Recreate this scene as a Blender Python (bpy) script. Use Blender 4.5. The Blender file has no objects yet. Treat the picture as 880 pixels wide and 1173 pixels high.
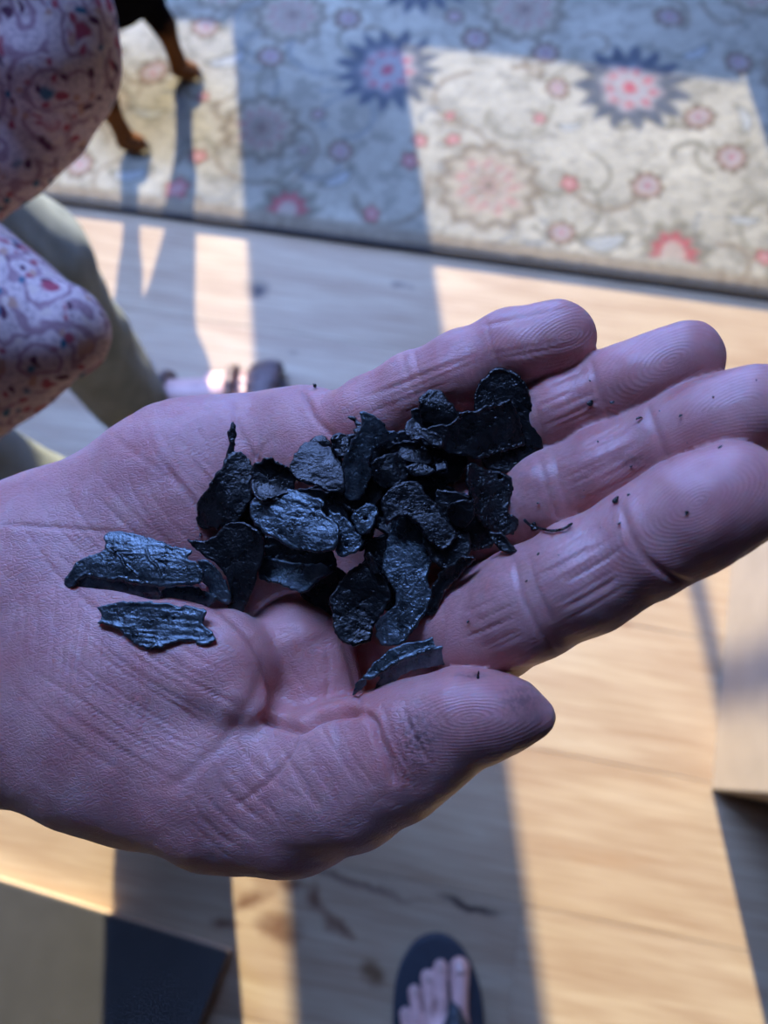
import bpy, math, random
import numpy as np
from mathutils import Matrix, Vector
random.seed(4)
RS = np.random.RandomState(4)
SC = bpy.context.scene
COL = SC.collection
# ------------------------------------------------------------------ camera, world, sun, exposure
PX, PY, F, H = 440.0, 586.5, 886.0, 1.15            # principal point and focal length (pixels of 880x1173), lens height
_t, _r = math.radians(18.5), math.radians(6.4)
FW = np.array([0, math.sin(_t), -math.cos(_t)])
_u0 = np.array([0, math.cos(_t), math.sin(_t)]); _r0 = np.array([1.0, 0, 0])
UP = math.cos(_r)*_u0 + math.sin(_r)*_r0
RT = math.cos(_r)*_r0 - math.sin(_r)*_u0
CP = np.array([0, 0, H])
cd = bpy.data.cameras.new('camera'); cam = bpy.data.objects.new('camera', cd); COL.objects.link(cam)
cam.matrix_world = Matrix(((RT[0], UP[0], -FW[0], CP[0]), (RT[1], UP[1], -FW[1], CP[1]), (RT[2], UP[2], -FW[2], CP[2]), (0, 0, 0, 1)))
cd.sensor_fit = 'VERTICAL'; cd.sensor_height = 24; cd.lens = F/1173*24
cd.clip_start = 0.01
cd.dof.use_dof = True; cd.dof.focus_distance = 0.172; cd.dof.aperture_fstop = cd.lens/2.1
SC.camera = cam
SUN_EL = math.radians(24)
sl = bpy.data.lights.new('sun', 'SUN'); sl.energy = 45.0; sl.angle = math.radians(0.55); sl.color = (1.0, 0.90, 0.62)
so = bpy.data.objects.new('sun', sl); COL.objects.link(so); so.location = (0, 6, 4)
so.rotation_euler = (-(math.pi/2 - SUN_EL), 0, 0)       # light travels towards -Y and down
W = bpy.data.worlds.new('sky'); SC.world = W; W.use_nodes = True
bg = W.node_tree.nodes['Background']; bg.inputs['Color'].default_value = (0.25, 0.42, 1.0, 1); bg.inputs['Strength'].default_value = 37.0
SC.view_settings.view_transform = 'Standard'; SC.view_settings.look = 'None'
SC.view_settings.exposure = 0.0; SC.view_settings.gamma = 1.0
SC.cycles.max_bounces = 8; SC.cycles.diffuse_bounces = 5; SC.cycles.use_denoising = True
SC.cycles.sample_clamp_indirect = 6.0

ANG = math.radians(-16.7)                              # planks, rug and window wall share this direction
E1 = np.array([math.cos(ANG), math.sin(ANG)]); E2 = np.array([-math.sin(ANG), math.cos(ANG)])

def ray(px, py): return FW + RT*(px-PX)/F - UP*(py-PY)/F
def atz(px, py, z=0.0):
    d = ray(px, py); return CP + d*(z-H)/d[2]
def atd(px, py, d): return CP + ray(px, py)*d
def cam2world(P):                                       # P (n,3): right, up, toward-lens
    return CP + P[:, :1]*RT + P[:, 1:2]*UP - P[:, 2:3]*FW

# ------------------------------------------------------------------ object helpers
def tag(o, label=None, cat=None, group=None, kind=None):
    if label: o['label'] = label
    if cat: o['category'] = cat
    if group: o['group'] = group
    if kind: o['kind'] = kind
    return o
def empty(name, loc=(0, 0, 0)):
    o = bpy.data.objects.new(name, None); COL.objects.link(o); o.location = loc; o.empty_display_size = 0.02
    return o
def link(name, me, mat=None, parent=None):
    o = bpy.data.objects.new(name, me); COL.objects.link(o)
    if mat is not None and not me.materials: me.materials.append(mat)
    if parent is not None:
        o.parent = parent
        o.matrix_parent_inverse = Matrix.Translation(parent.location).inverted() if parent.type == 'EMPTY' else Matrix.Translation((0,0,0))
    return o
def npmesh(name, V, Fq, smooth=True):
    me = bpy.data.meshes.new(name)
    V = np.asarray(V, np.float32); Fq = np.asarray(Fq, np.int32); k = Fq.shape[1]
    me.vertices.add(len(V)); me.vertices.foreach_set('co', V.ravel())
    me.loops.add(Fq.size); me.loops.foreach_set('vertex_index', Fq.ravel())
    me.polygons.add(len(Fq)); me.polygons.foreach_set('loop_start', np.arange(0, Fq.size, k, dtype=np.int32))
    if smooth: me.polygons.foreach_set('use_smooth', np.ones(len(Fq), bool))
    me.update(calc_edges=True); me.validate()
    return me
def fattr(me, name, vals):
    a = me.attributes.new(name, 'FLOAT', 'POINT'); a.data.foreach_set('value', np.asarray(vals, np.float32))
def cattr(me, name, vals):
    v = np.ones((len(vals), 4), np.float32); v[:, :3] = vals
    a = me.attributes.new(name, 'FLOAT_COLOR', 'POINT'); a.data.foreach_set('color', v.ravel())
def boxmesh(name, x0, y0, z0, x1, y1, z1, rot=True, bev=0.0):
    """box given in room coordinates (E1, E2, z)"""
    import bmesh
    bm = bmesh.new(); bmesh.ops.create_cube(bm, size=1)
    for v in bm.verts:
        v.co = Vector(((x0+x1)/2+v.co.x*(x1-x0), (y0+y1)/2+v.co.y*(y1-y0), (z0+z1)/2+v.co.z*(z1-z0)))
    if bev: bmesh.ops.bevel(bm, geom=bm.edges[:], offset=bev, segments=2, affect='EDGES')
    if rot:
        for v in bm.verts:
            p = E1*v.co.x + E2*v.co.y; v.co.x, v.co.y = p[0], p[1]
    me = bpy.data.meshes.new(name); bm.to_mesh(me); bm.free(); return me

# ------------------------------------------------------------------ noise / implicit surfaces
def _hash(i, j, k, s):
    n = (i*374761393 + j*668265263 + k*2147483647 + s*1274126177) & 0xffffffff
    n = ((n ^ (n >> 13))*1274126177) & 0xffffffff
    return ((n ^ (n >> 16)) & 0xffff)/65535.0
def noise(P, sc, seed=0):
    P = np.asarray(P, np.float64)*sc; I = np.floor(P).astype(np.int64); f = P-I; f = f*f*(3-2*f)
    r = 0
    for a in (0, 1):
        for b in (0, 1):
            for c in (0, 1):
                w = (f[:, 0] if a else 1-f[:, 0])*(f[:, 1] if b else 1-f[:, 1])*(f[:, 2] if c else 1-f[:, 2])
                r = r + w*_hash(I[:, 0]+a, I[:, 1]+b, I[:, 2]+c, seed)
    return r*2-1
def fbm(P, sc, seed=0, o=3):
    r = 0; a = 1
    for i in range(o): r = r + a*noise(P, sc*2**i, seed+i*7); a *= .5
    return r
def smin(a, b, k):
    h = np.clip(0.5+0.5*(b-a)/k, 0, 1); return b+(a-b)*h-k*h*(1-h)
class Grid:
    def __init__(s, lo, hi, h):
        s.lo = np.array(lo, float); s.h = h; s.n = np.ceil((np.array(hi)-s.lo)/h).astype(int)+1
        s.ax = [np.float32(s.lo[i]+h*np.arange(s.n[i])) for i in range(3)]
    def new(s): return np.full(tuple(s.n), 0.05, np.float32)
    def sub(s, lo, hi):
        r = []
        for i in range(3):
            a = int(max(0, math.floor((lo[i]-s.lo[i])/s.h))); b = int(min(s.n[i], math.ceil((hi[i]-s.lo[i])/s.h)+1))
            if b <= a: return None
            r.append(slice(a, b))
        return tuple(r)
    def cone(s, vol, a, b, ra, rb, k=0.004, fz=1.0, flat=None):
        """smooth-union a tapered capsule, flattened along z by fz"""
        a = np.array(a, float); b = np.array(b, float); m = max(ra, rb)+k*1.5+2*s.h
        sl_ = s.sub(np.minimum(a, b)-m, np.maximum(a, b)+m)
        if sl_ is None: return
        x = s.ax[0][sl_[0]][:, None, None]-a[0]; y = s.ax[1][sl_[1]][None, :, None]-a[1]; z = s.ax[2][sl_[2]][None, None, :]-a[2]
        d = b-a; dd = float(d@d)+1e-12
        t = np.clip((x*d[0]+y*d[1]+z*d[2])/dd, 0, 1).astype(np.float32)
        qx = x-t*d[0]; qy = y-t*d[1]; qz = (z-t*d[2])/fz
        if flat is not None: qx = qx/flat[0]; qy = qy/flat[1]
        D = (np.sqrt(qx*qx+qy*qy+qz*qz)-(ra+(rb-ra)*t))*(0.4+0.6*min(fz, 1))
        vol[sl_] = smin(vol[sl_], D.astype(np.float32), k) if k > 0 else np.minimum(vol[sl_], D)
    def mesh(s, vol):
        ins = vol < 0; nx, ny, nz = ins.shape
        c = np.zeros((nx-1, ny-1, nz-1), np.uint8)
        for a in (0, 1):
            for b in (0, 1):
                for d in (0, 1): c += ins[a:nx-1+a, b:ny-1+b, d:nz-1+d]
        idx = np.argwhere((c > 0) & (c < 8)); ids = np.full(c.shape, -1, np.int32); ids[tuple(idx.T)] = np.arange(len(idx))
        I, J, K = idx.T
        cs = [(a, b, d) for a in (0, 1) for b in (0, 1) for d in (0, 1)]
        val = {q: vol[I+q[0], J+q[1], K+q[2]].astype(np.float64) for q in cs}
        acc = np.zeros((len(idx), 3)); cnt = np.zeros(len(idx))
        for q in cs:
            for ax in range(3):
                if q[ax] == 0:
                    r = list(q); r[ax] = 1; r = tuple(r)
                    v0, v1 = val[q], val[r]; m = (v0 < 0) != (v1 < 0)
                    t = np.where(m, v0/np.where(m, v0-v1, 1), 0)
                    p = np.zeros((len(idx), 3)); p[:] = q; p[:, ax] = t
                    acc += p*m[:, None]; cnt += m
        V = s.lo + (idx + acc/cnt[:, None])*s.h
        Q = []
        for ax in range(3):
            sa = [slice(None)]*3; sb = [slice(None)]*3; sa[ax] = slice(0, -1); sb[ax] = slice(1, None)
            A = ins[tuple(sa)]; B = ins[tuple(sb)]; e = np.argwhere(A != B); fl = A[tuple(e.T)]
            o1, o2 = (ax+1) % 3, (ax+2) % 3
            ok = (e[:, o1] > 0) & (e[:, o2] > 0) & (e[:, o1] < vol.shape[o1]-1) & (e[:, o2] < vol.shape[o2]-1)
            e = e[ok]; fl = fl[ok]
            def g(d1, d2):
                w = e.copy(); w[:, o1] -= d1; w[:, o2] -= d2; return ids[tuple(w.T)]
            q = np.stack([g(1, 1), g(0, 1), g(0, 0), g(1, 0)], 1)
            q[~fl] = q[~fl][:, ::-1]; Q.append(q)
        Q = np.concatenate(Q); Q = Q[(Q >= 0).all(1)]
        return V, Q
def vnormals(V, Q):
    n = np.cross(V[Q[:, 2]]-V[Q[:, 0]], V[Q[:, 3]]-V[Q[:, 1]]); N = np.zeros_like(V)
    for i in range(4): np.add.at(N, Q[:, i], n)
    return N/(np.linalg.norm(N, axis=1)[:, None]+1e-12)

# ------------------------------------------------------------------ material helpers
def mat(name):
    m = bpy.data.materials.new(name); m.use_nodes = True; nt = m.node_tree
    return m, nt, nt.nodes['Principled BSDF']
def nd(nt, t, **kw):
    n = nt.nodes.new(t)
    for k, v in kw.items():
        if k.startswith('i_'): n.inputs[k[2:].replace('_', ' ')].default_value = v
        else: setattr(n, k, v)
    return n
def ramp(nt, fac, stops):
    r = nt.nodes.new('ShaderNodeValToRGB'); el = r.color_ramp.elements
    while len(el) < len(stops): el.new(0.5)
    for e, (p, c) in zip(el, stops): e.position = p; e.color = (*c, 1) if len(c) == 3 else c
    nt.links.new(fac, r.inputs['Fac']); return r
def mix(nt, fac, a, b, blend='MIX'):
    m = nt.nodes.new('ShaderNodeMix'); m.data_type = 'RGBA'; m.blend_type = blend
    for sock, v in ((m.inputs[0], fac), (m.inputs[6], a), (m.inputs[7], b)):
        if isinstance(v, (int, float)): sock.default_value = v
        elif isinstance(v, tuple): sock.default_value = (*v, 1)
        else: nt.links.new(v, sock)
    return m.outputs[2]
def math_(nt, op, a, b=None):
    m = nt.nodes.new('ShaderNodeMath'); m.operation = op
    for i, v in enumerate((a, b)):
        if v is None: continue
        if isinstance(v, (int, float)): m.inputs[i].default_value = v
        else: nt.links.new(v, m.inputs[i])
    return m.outputs[0]
def attr(nt, name, out='Fac'):
    a = nt.nodes.new('ShaderNodeAttribute'); a.attribute_name = name; return a.outputs[out]
def bump(nt, bsdf, height, strength, dist, prev=None):
    b = nt.nodes.new('ShaderNodeBump'); b.inputs['Strength'].default_value = strength; b.inputs['Distance'].default_value = dist
    nt.links.new(height, b.inputs['Height'])
    if prev is not None: nt.links.new(prev, b.inputs['Normal'])
    if bsdf is not None: nt.links.new(b.outputs[0], bsdf.inputs['Normal'])
    return b.outputs[0]
def plain(name, col, rough=0.7, nscale=60, namp=0.12, bmp=0.2, bd=0.001):
    m, nt, b = mat(name); tc = nd(nt, 'ShaderNodeTexCoord')
    n = nd(nt, 'ShaderNodeTexNoise', i_Scale=nscale, i_Detail=4.0); nt.links.new(tc.outputs['Object'], n.inputs['Vector'])
    lo = tuple(c*(1-namp) for c in col); hi = tuple(min(1, c*(1+namp)) for c in col)
    r = ramp(nt, n.outputs['Fac'], [(0.3, lo), (0.7, hi)]); nt.links.new(r.outputs[0], b.inputs['Base Color'])
    b.inputs['Roughness'].default_value = rough
    if bmp: bump(nt, b, n.outputs['Fac'], bmp, bd)
    return m

M = {}
def build_materials():
    # skin -------------------------------------------------------
    m, nt, b = mat('skin'); tc = nd(nt, 'ShaderNodeTexCoord'); ob = tc.outputs['Object']
    n1 = nd(nt, 'ShaderNodeTexNoise', i_Scale=70.0, i_Detail=5.0, i_Roughness=0.6); nt.links.new(ob, n1.inputs['Vector'])
    n2 = nd(nt, 'ShaderNodeTexNoise', i_Scale=420.0, i_Detail=3.0); nt.links.new(ob, n2.inputs['Vector'])
    c = ramp(nt, n1.outputs['Fac'], [(0.30, (0.47, 0.18, 0.165)), (0.52, (0.56, 0.255, 0.23)), (0.72, (0.64, 0.33, 0.30))]).outputs[0]
    c = mix(nt, math_(nt, 'MULTIPLY', attr(nt, 'red'), 0.8), c, (0.52, 0.15, 0.135))
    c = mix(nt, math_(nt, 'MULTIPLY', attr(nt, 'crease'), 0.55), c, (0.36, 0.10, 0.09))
    c = mix(nt, math_(nt, 'MULTIPLY', n2.outputs['Fac'], 0.25), c, (0.66, 0.44, 0.40))
    sp = nd(nt, 'ShaderNodeTexNoise', i_Scale=900.0, i_Detail=2.0); nt.links.new(ob, sp.inputs['Vector'])
    soot = math_(nt, 'MULTIPLY', attr(nt, 'soot'), ramp(nt, sp.outputs['Fac'], [(0.38, (0.35,)*3), (0.62, (1,)*3)]).outputs[0])
    c = mix(nt, soot, c, (0.035, 0.03, 0.035))
    nt.links.new(c, b.inputs['Base Color'])
    b.inputs['Roughness'].default_value = 0.41; b.inputs['Specular IOR Level'].default_value = 0.45
    b.subsurface_method = 'RANDOM_WALK'
    b.inputs['Subsurface Weight'].default_value = 0.55; b.inputs['Subsurface Radius'].default_value = (1.0, 0.30, 0.16); b.inputs['Subsurface Scale'].default_value = 0.0035
    # bump: fine skin cells + ridges
    v = nd(nt, 'ShaderNodeTexVoronoi', feature='DISTANCE_TO_EDGE', i_Scale=1150.0)
    mp = nd(nt, 'ShaderNodeMapping'); mp.inputs['Scale'].default_value = (0.55, 1.2, 1.0); mp.inputs['Rotation'].default_value = (0, 0, 0.35)
    dn = nd(nt, 'ShaderNodeTexNoise', i_Scale=160.0, i_Detail=2.0); nt.links.new(ob, dn.inputs['Vector'])
    wob = nd(nt, 'ShaderNodeVectorMath', operation='MULTIPLY_ADD'); nt.links.new(dn.outputs['Color'], wob.inputs[0]); wob.inputs[1].default_value = (0.003,)*3; nt.links.new(ob, wob.inputs[2])
    nt.links.new(wob.outputs[0], mp.inputs['Vector']); nt.links.new(mp.outputs[0], v.inputs['Vector'])
    cells = math_(nt, 'MINIMUM', math_(nt, 'MULTIPLY', v.outputs['Distance'], 5.0), 1.0)
    cells = math_(nt, 'MULTIPLY', cells, math_(nt, 'SUBTRACT', 1.0, attr(nt, 'smoothskin')))
    nm = bump(nt, None, cells, 0.45, 0.00015)
    rd = math_(nt, 'SINE', math_(nt, 'ADD', attr(nt, 'ridge'), math_(nt, 'MULTIPLY', dn.outputs['Fac'], 6.0)))
    rd = math_(nt, 'MULTIPLY', rd, attr(nt, 'ridgeamt'))
    nm = bump(nt, None, rd, 0.28, 0.00008, nm)
    fl = attr(nt, 'lines'); nm = bump(nt, None, fl, 0.5, 0.0005, nm)
    bump(nt, b, n1.outputs['Fac'], 0.25, 0.0008, nm)
    M['skin'] = m
    M['foot_skin'] = plain('foot_skin', (0.60, 0.36, 0.31), 0.5, 50, 0.12, 0.15)
    # char -------------------------------------------------------
    for key, tint in (('char', 0.003), ('char_pale', 0.11)):
        m, nt, b = mat(key); tc = nd(nt, 'ShaderNodeTexCoord'); ob = tc.outputs['Object']
        n1 = nd(nt, 'ShaderNodeTexNoise', i_Scale=260.0, i_Detail=6.0, i_Roughness=0.65); nt.links.new(ob, n1.inputs['Vector'])
        n2 = nd(nt, 'ShaderNodeTexNoise', i_Scale=1500.0, i_Detail=4.0); nt.links.new(ob, n2.inputs['Vector'])
        c = ramp(nt, n1.outputs['Fac'], [(0.3, (tint*0.3, tint*0.38, tint*0.42)), (0.72, (tint*1.3, tint*1.6, tint*1.75))]).outputs[0]
        nt.links.new(c, b.inputs['Base Color'])
        r = ramp(nt, n1.outputs['Fac'], [(0.3, (0.2,)*3), (0.7, (0.42,)*3)]); nt.links.new(r.outputs[0], b.inputs['Roughness']); b.inputs['Metallic'].default_value = 0.0 if key == 'char' else 0.85
        b.inputs['Specular IOR Level'].default_value = 0.6
        nm = bump(nt, None, n1.outputs['Fac'], 0.5, 0.0009)
        v = nd(nt, 'ShaderNodeTexVoronoi', feature='F1', i_Scale=480.0); nt.links.new(ob, v.inputs['Vector'])
        pit = ramp(nt, v.outputs['Distance'], [(0.0, (0,)*3), (0.16, (1,)*3)]).outputs[0]
        nm = bump(nt, None, pit, 0.25, 0.0004, nm)
        bump(nt, b, n2.outputs['Fac'], 0.75, 0.0003, nm)
        M[key] = m
    # floor planks ----------------------------------------------
    m, nt, b = mat('plank_wood'); tc = nd(nt, 'ShaderNodeTexCoord'); geo = nd(nt, 'ShaderNodeNewGeometry')
    oi = nd(nt, 'ShaderNodeObjectInfo')
    rot = nd(nt, 'ShaderNodeMapping'); rot.vector_type = 'POINT'; rot.inputs['Rotation'].default_value = (0, 0, -ANG)
    nt.links.new(geo.outputs['Position'], rot.inputs['Vector'])
    off = nd(nt, 'ShaderNodeCombineXYZ'); nt.links.new(math_(nt, 'MULTIPLY', oi.outputs['Random'], 31.0), off.inputs[2])
    add = nd(nt, 'ShaderNodeVectorMath', operation='ADD'); nt.links.new(rot.outputs[0], add.inputs[0]); nt.links.new(off.outputs[0], add.inputs[1])
    st = nd(nt, 'ShaderNodeMapping'); st.inputs['Scale'].default_value = (1.6, 11.0, 1.0); nt.links.new(add.outputs[0], st.inputs['Vector'])
    g1 = nd(nt, 'ShaderNodeTexNoise', i_Scale=2.2, i_Detail=4.0, i_Distortion=0.7); nt.links.new(st.outputs[0], g1.inputs['Vector'])
    st2 = nd(nt, 'ShaderNodeMapping'); st2.inputs['Scale'].default_value = (5.0, 90.0, 1.0); nt.links.new(add.outputs[0], st2.inputs['Vector'])
    g2 = nd(nt, 'ShaderNodeTexNoise', i_Scale=2.0, i_Detail=5.0); nt.links.new(st2.outputs[0], g2.inputs['Vector'])
    c = ramp(nt, g1.outputs['Fac'], [(0.32, (0.49, 0.32, 0.19)), (0.47, (0.58, 0.41, 0.255)), (0.62, (0.66, 0.49, 0.31)), (0.78, (0.72, 0.57, 0.39))]).outputs[0]
    c = mix(nt, 0.35, c, ramp(nt, g2.outputs['Fac'], [(0.35, (0.40, 0.25, 0.14)), (0.65, (0.72, 0.56, 0.38))]).outputs[0])
    tint = ramp(nt, oi.outputs['Random'], [(0.0, (0.90, 0.88, 0.86)), (0.5, (1, 1, 1)), (1.0, (0.96, 0.92, 0.87))]).outputs[0]
    c = mix(nt, 1.0, c, tint, 'MULTIPLY'); c = mix(nt, 1.0, c, (0.68, 0.685, 0.67), 'MULTIPLY')
    wn = nd(nt, 'ShaderNodeTexNoise', i_Scale=14.0, i_Detail=3.0); nt.links.new(rot.outputs[0], wn.inputs['Vector'])
    wv = nd(nt, 'ShaderNodeVectorMath', operation='MULTIPLY_ADD'); nt.links.new(wn.outputs['Color'], wv.inputs[0]); wv.inputs[1].default_value = (0.09, 0.05, 0); nt.links.new(rot.outputs[0], wv.inputs[2])
    def knot(px, py, a, bb, strength, col, ring=False, ang=0.0):
        nonlocal c
        p = atz(px, py); u, v_ = p[:2]@E1+0.045, p[:2]@E2+0.025
        mp = nd(nt, 'ShaderNodeMapping'); mp.vector_type = 'TEXTURE'
        mp.inputs['Location'].default_value = (u, v_, 0); mp.inputs['Rotation'].default_value = (0, 0, ang); mp.inputs['Scale'].default_value = (a, bb, 1)
        nt.links.new(wv.outputs[0], mp.inputs['Vector'])
        sx = nd(nt, 'ShaderNodeSeparateXYZ'); nt.links.new(mp.outputs[0], sx.inputs[0])
        r = math_(nt, 'SQRT', math_(nt, 'ADD', math_(nt, 'POWER', sx.outputs[0], 2.0), math_(nt, 'POWER', sx.outputs[1], 2.0)))
        stops = [(0.0, (strength,)*3), (0.35, (strength*.8,)*3), (1.0, (0,)*3)] if not ring else [(0.0, (0.25*strength,)*3), (0.5, (0.25*strength,)*3), (0.68, (strength,)*3), (0.86, (0.2*strength,)*3), (1.0, (0,)*3)]
        c = mix(nt, ramp(nt, r, stops).outputs[0], c, col)
    knot(298, 328, 0.040, 0.022, 1.0, (0.02, 0.015, 0.02)); knot(460, 325, 0.018, 0.010, 0.8, (0.05, 0.03, 0.03))
    knot(540, 1036, 0.058, 0.0085, 1.0, (0.035, 0.02, 0.015)); [knot(x, y, a, b_, 1.0, (0.15, 0.075, 0.04), False, an) for x, y, a, b_, an in ((256, 1060, .034, .011, 0), (290, 1036, .034, .014, .6), (325, 1018, .03, .012, .1), (362, 1036, .034, .013, -.7), (385, 1062, .028, .012, -.3), (322, 1062, .030, .022, 0))]
    knot(428, 1116, 0.024, 0.020, 1.0, (0.13, 0.07, 0.03)); knot(405, 1012, 0.12, 0.009, 0.9, (0.14, 0.08, 0.05), False, -.05)
    knot(345, 405, 0.02, 0.01, 0.5, (0.15, 0.10, 0.06)); knot(716, 718, 0.012, 0.008, 0.5, (0.25, 0.12, 0.06)); knot(690, 980, 0.09, 0.012, 0.35, (0.33, 0.18, 0.08))
    nt.links.new(c, b.inputs['Base Color']); b.inputs['Roughness'].default_value = 0.42; b.inputs['Specular IOR Level'].default_value = 0.35
    bump(nt, b, g2.outputs['Fac'], 0.15, 0.001)
    M['wood'] = m
    # rug ---------------------------------------------------------
    m, nt, b = mat('rug_wool'); c = attr(nt, 'rugcol', 'Color'); tc = nd(nt, 'ShaderNodeTexCoord')
    n = nd(nt, 'ShaderNodeTexNoise', i_Scale=350.0, i_Detail=3.0); nt.links.new(tc.outputs['Object'], n.inputs['Vector'])
    c = mix(nt, 0.35, c, ramp(nt, n.outputs['Fac'], [(0.3, (0.55,)*3), (0.7, (1,)*3)]).outputs[0], 'MULTIPLY')
    nt.links.new(c, b.inputs['Base Color']); b.inputs['Roughness'].default_value = 0.95; b.inputs['Specular IOR Level'].default_value = 0.1
    bump(nt, b, n.outputs['Fac'], 0.6, 0.003); M['rug'] = m
    M['binding'] = plain('rug_binding', (0.035, 0.028, 0.022), 0.9, 300, 0.3)
    # shirt -------------------------------------------------------
    m, nt, b = mat('paisley_cotton'); tc = nd(nt, 'ShaderNodeTexCoord'); ob = tc.outputs['Object']
    w1 = nd(nt, 'ShaderNodeTexNoise', i_Scale=45.0, i_Detail=2.0); nt.links.new(ob, w1.inputs['Vector'])
    wob = nd(nt, 'ShaderNodeVectorMath', operation='MULTIPLY_ADD'); nt.links.new(w1.outputs['Color'], wob.inputs[0]); wob.inputs[1].default_value = (0.022,)*3; nt.links.new(ob, wob.inputs[2])
    v1 = nd(nt, 'ShaderNodeTexVoronoi', feature='F1', i_Scale=36.0); nt.links.new(wob.outputs[0], v1.inputs['Vector'])
    v2 = nd(nt, 'ShaderNodeTexVoronoi', feature='F1', i_Scale=125.0); nt.links.new(wob.outputs[0], v2.inputs['Vector'])
    rings = math_(nt, 'SINE', math_(nt, 'MULTIPLY', v1.outputs['Distance'], 19.0))
    base = mix(nt, ramp(nt, rings, [(0.42, (0,)*3), (0.75, (.75,)*3)]).outputs[0], (0.66, 0.50, 0.46), (0.30, 0.15, 0.18))
    fn = nd(nt, 'ShaderNodeTexNoise', i_Scale=420.0, i_Detail=3.0); nt.links.new(ob, fn.inputs['Vector'])
    base = mix(nt, ramp(nt, fn.outputs['Fac'], [(0.48, (0,)*3), (0.60, (.45,)*3)]).outputs[0], base, (0.26, 0.15, 0.17))
    sc2 = nd(nt, 'ShaderNodeSeparateColor'); nt.links.new(v2.outputs['Color'], sc2.inputs[0])
    spot = ramp(nt, v2.outputs['Distance'], [(0.28, (1,)*3), (0.42, (0,)*3)]).outputs[0]
    spotc = ramp(nt, sc2.outputs[0], [(0.0, (0.10, 0.03, 0.06)), (0.25, (0.38, 0.07, 0.09)), (0.5, (0.66, 0.50, 0.42)), (0.72, (0.50, 0.28, 0.20)), (0.86, (0.04, 0.14, 0.20))])
    spotc.color_ramp.interpolation = 'CONSTANT'
    c = mix(nt, math_(nt, 'MULTIPLY', spot, 0.95), base, spotc.outputs[0])
    sc1 = nd(nt, 'ShaderNodeSeparateColor'); nt.links.new(v1.outputs['Color'], sc1.inputs[0])
    heart = math_(nt, 'MULTIPLY', ramp(nt, v1.outputs['Distance'], [(0.14, (1,)*3), (0.2, (0,)*3)]).outputs[0], 0.9)
    hc = ramp(nt, sc1.outputs[1], [(0.0, (0.36, 0.05, 0.08)), (0.45, (0.06, 0.16, 0.22)), (0.7, (0.60, 0.38, 0.26))]); hc.color_ramp.interpolation = 'CONSTANT'
    c = mix(nt, heart, c, hc.outputs[0])
    nt.links.new(c, b.inputs['Base Color']); b.inputs['Roughness'].default_value = 0.85
    b.inputs['Specular IOR Level'].default_value = 0.15
    M['shirt'] = m
    M['trousers'] = plain('trouser_cotton', (0.21, 0.225, 0.19), 0.85, 40, 0.15)
    M['shoe'] = plain('sandal_leather', (0.10, 0.06, 0.055), 0.5, 40, 0.4)
    M['hair'] = plain('hair', (0.10, 0.06, 0.04), 0.6, 300, 0.5)
    M['navy'] = plain('flip_flop_rubber', (0.020, 0.026, 0.036), 0.6, 200, 0.2)
    M['shorts'] = plain('shorts_cotton', (0.08, 0.09, 0.12), 0.9, 100, 0.2)
    M['strap'] = plain('flip_flop_strap', (0.010, 0.020, 0.026), 0.45, 200, 0.2)
    M['card'] = plain('cardboard', (0.42, 0.335, 0.24), 0.85, 25, 0.06)
    M['card_in'] = plain('tape', (0.56, 0.43, 0.32), 0.35, 25, 0.05)
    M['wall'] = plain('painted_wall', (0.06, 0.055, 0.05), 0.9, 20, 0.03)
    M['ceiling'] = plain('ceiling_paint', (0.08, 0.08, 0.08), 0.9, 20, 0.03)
    M['frame'] = plain('window_paint', (0.7, 0.7, 0.68), 0.5, 20, 0.03)
    M['char_top'] = plain('charcoal_laminate', (0.060, 0.058, 0.054), 0.42, 30, 0.08, 0.05)
    M['tan_edge'] = plain('tan_edge', (0.50, 0.36, 0.24), 0.7, 30, 0.1)
    m, nt, b = mat('dog_coat'); nt.links.new(attr(nt, 'coat', 'Color'), b.inputs['Base Color']); b.inputs['Roughness'].default_value = 1.0; b.inputs['Specular IOR Level'].default_value = 0.0
    tc = nd(nt, 'ShaderNodeTexCoord'); n = nd(nt, 'ShaderNodeTexNoise', i_Scale=500.0, i_Detail=3.0); nt.links.new(tc.outputs['Object'], n.inputs['Vector']); bump(nt, b, n.outputs['Fac'], 0.5, 0.002); M['dog'] = m
    M['nail'] = plain('nail', (0.55, 0.36, 0.31), 0.3, 60, 0.06, 0.05)
    M['claw'] = plain('claw', (0.05, 0.04, 0.035), 0.4, 60, 0.1)
build_materials()

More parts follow.
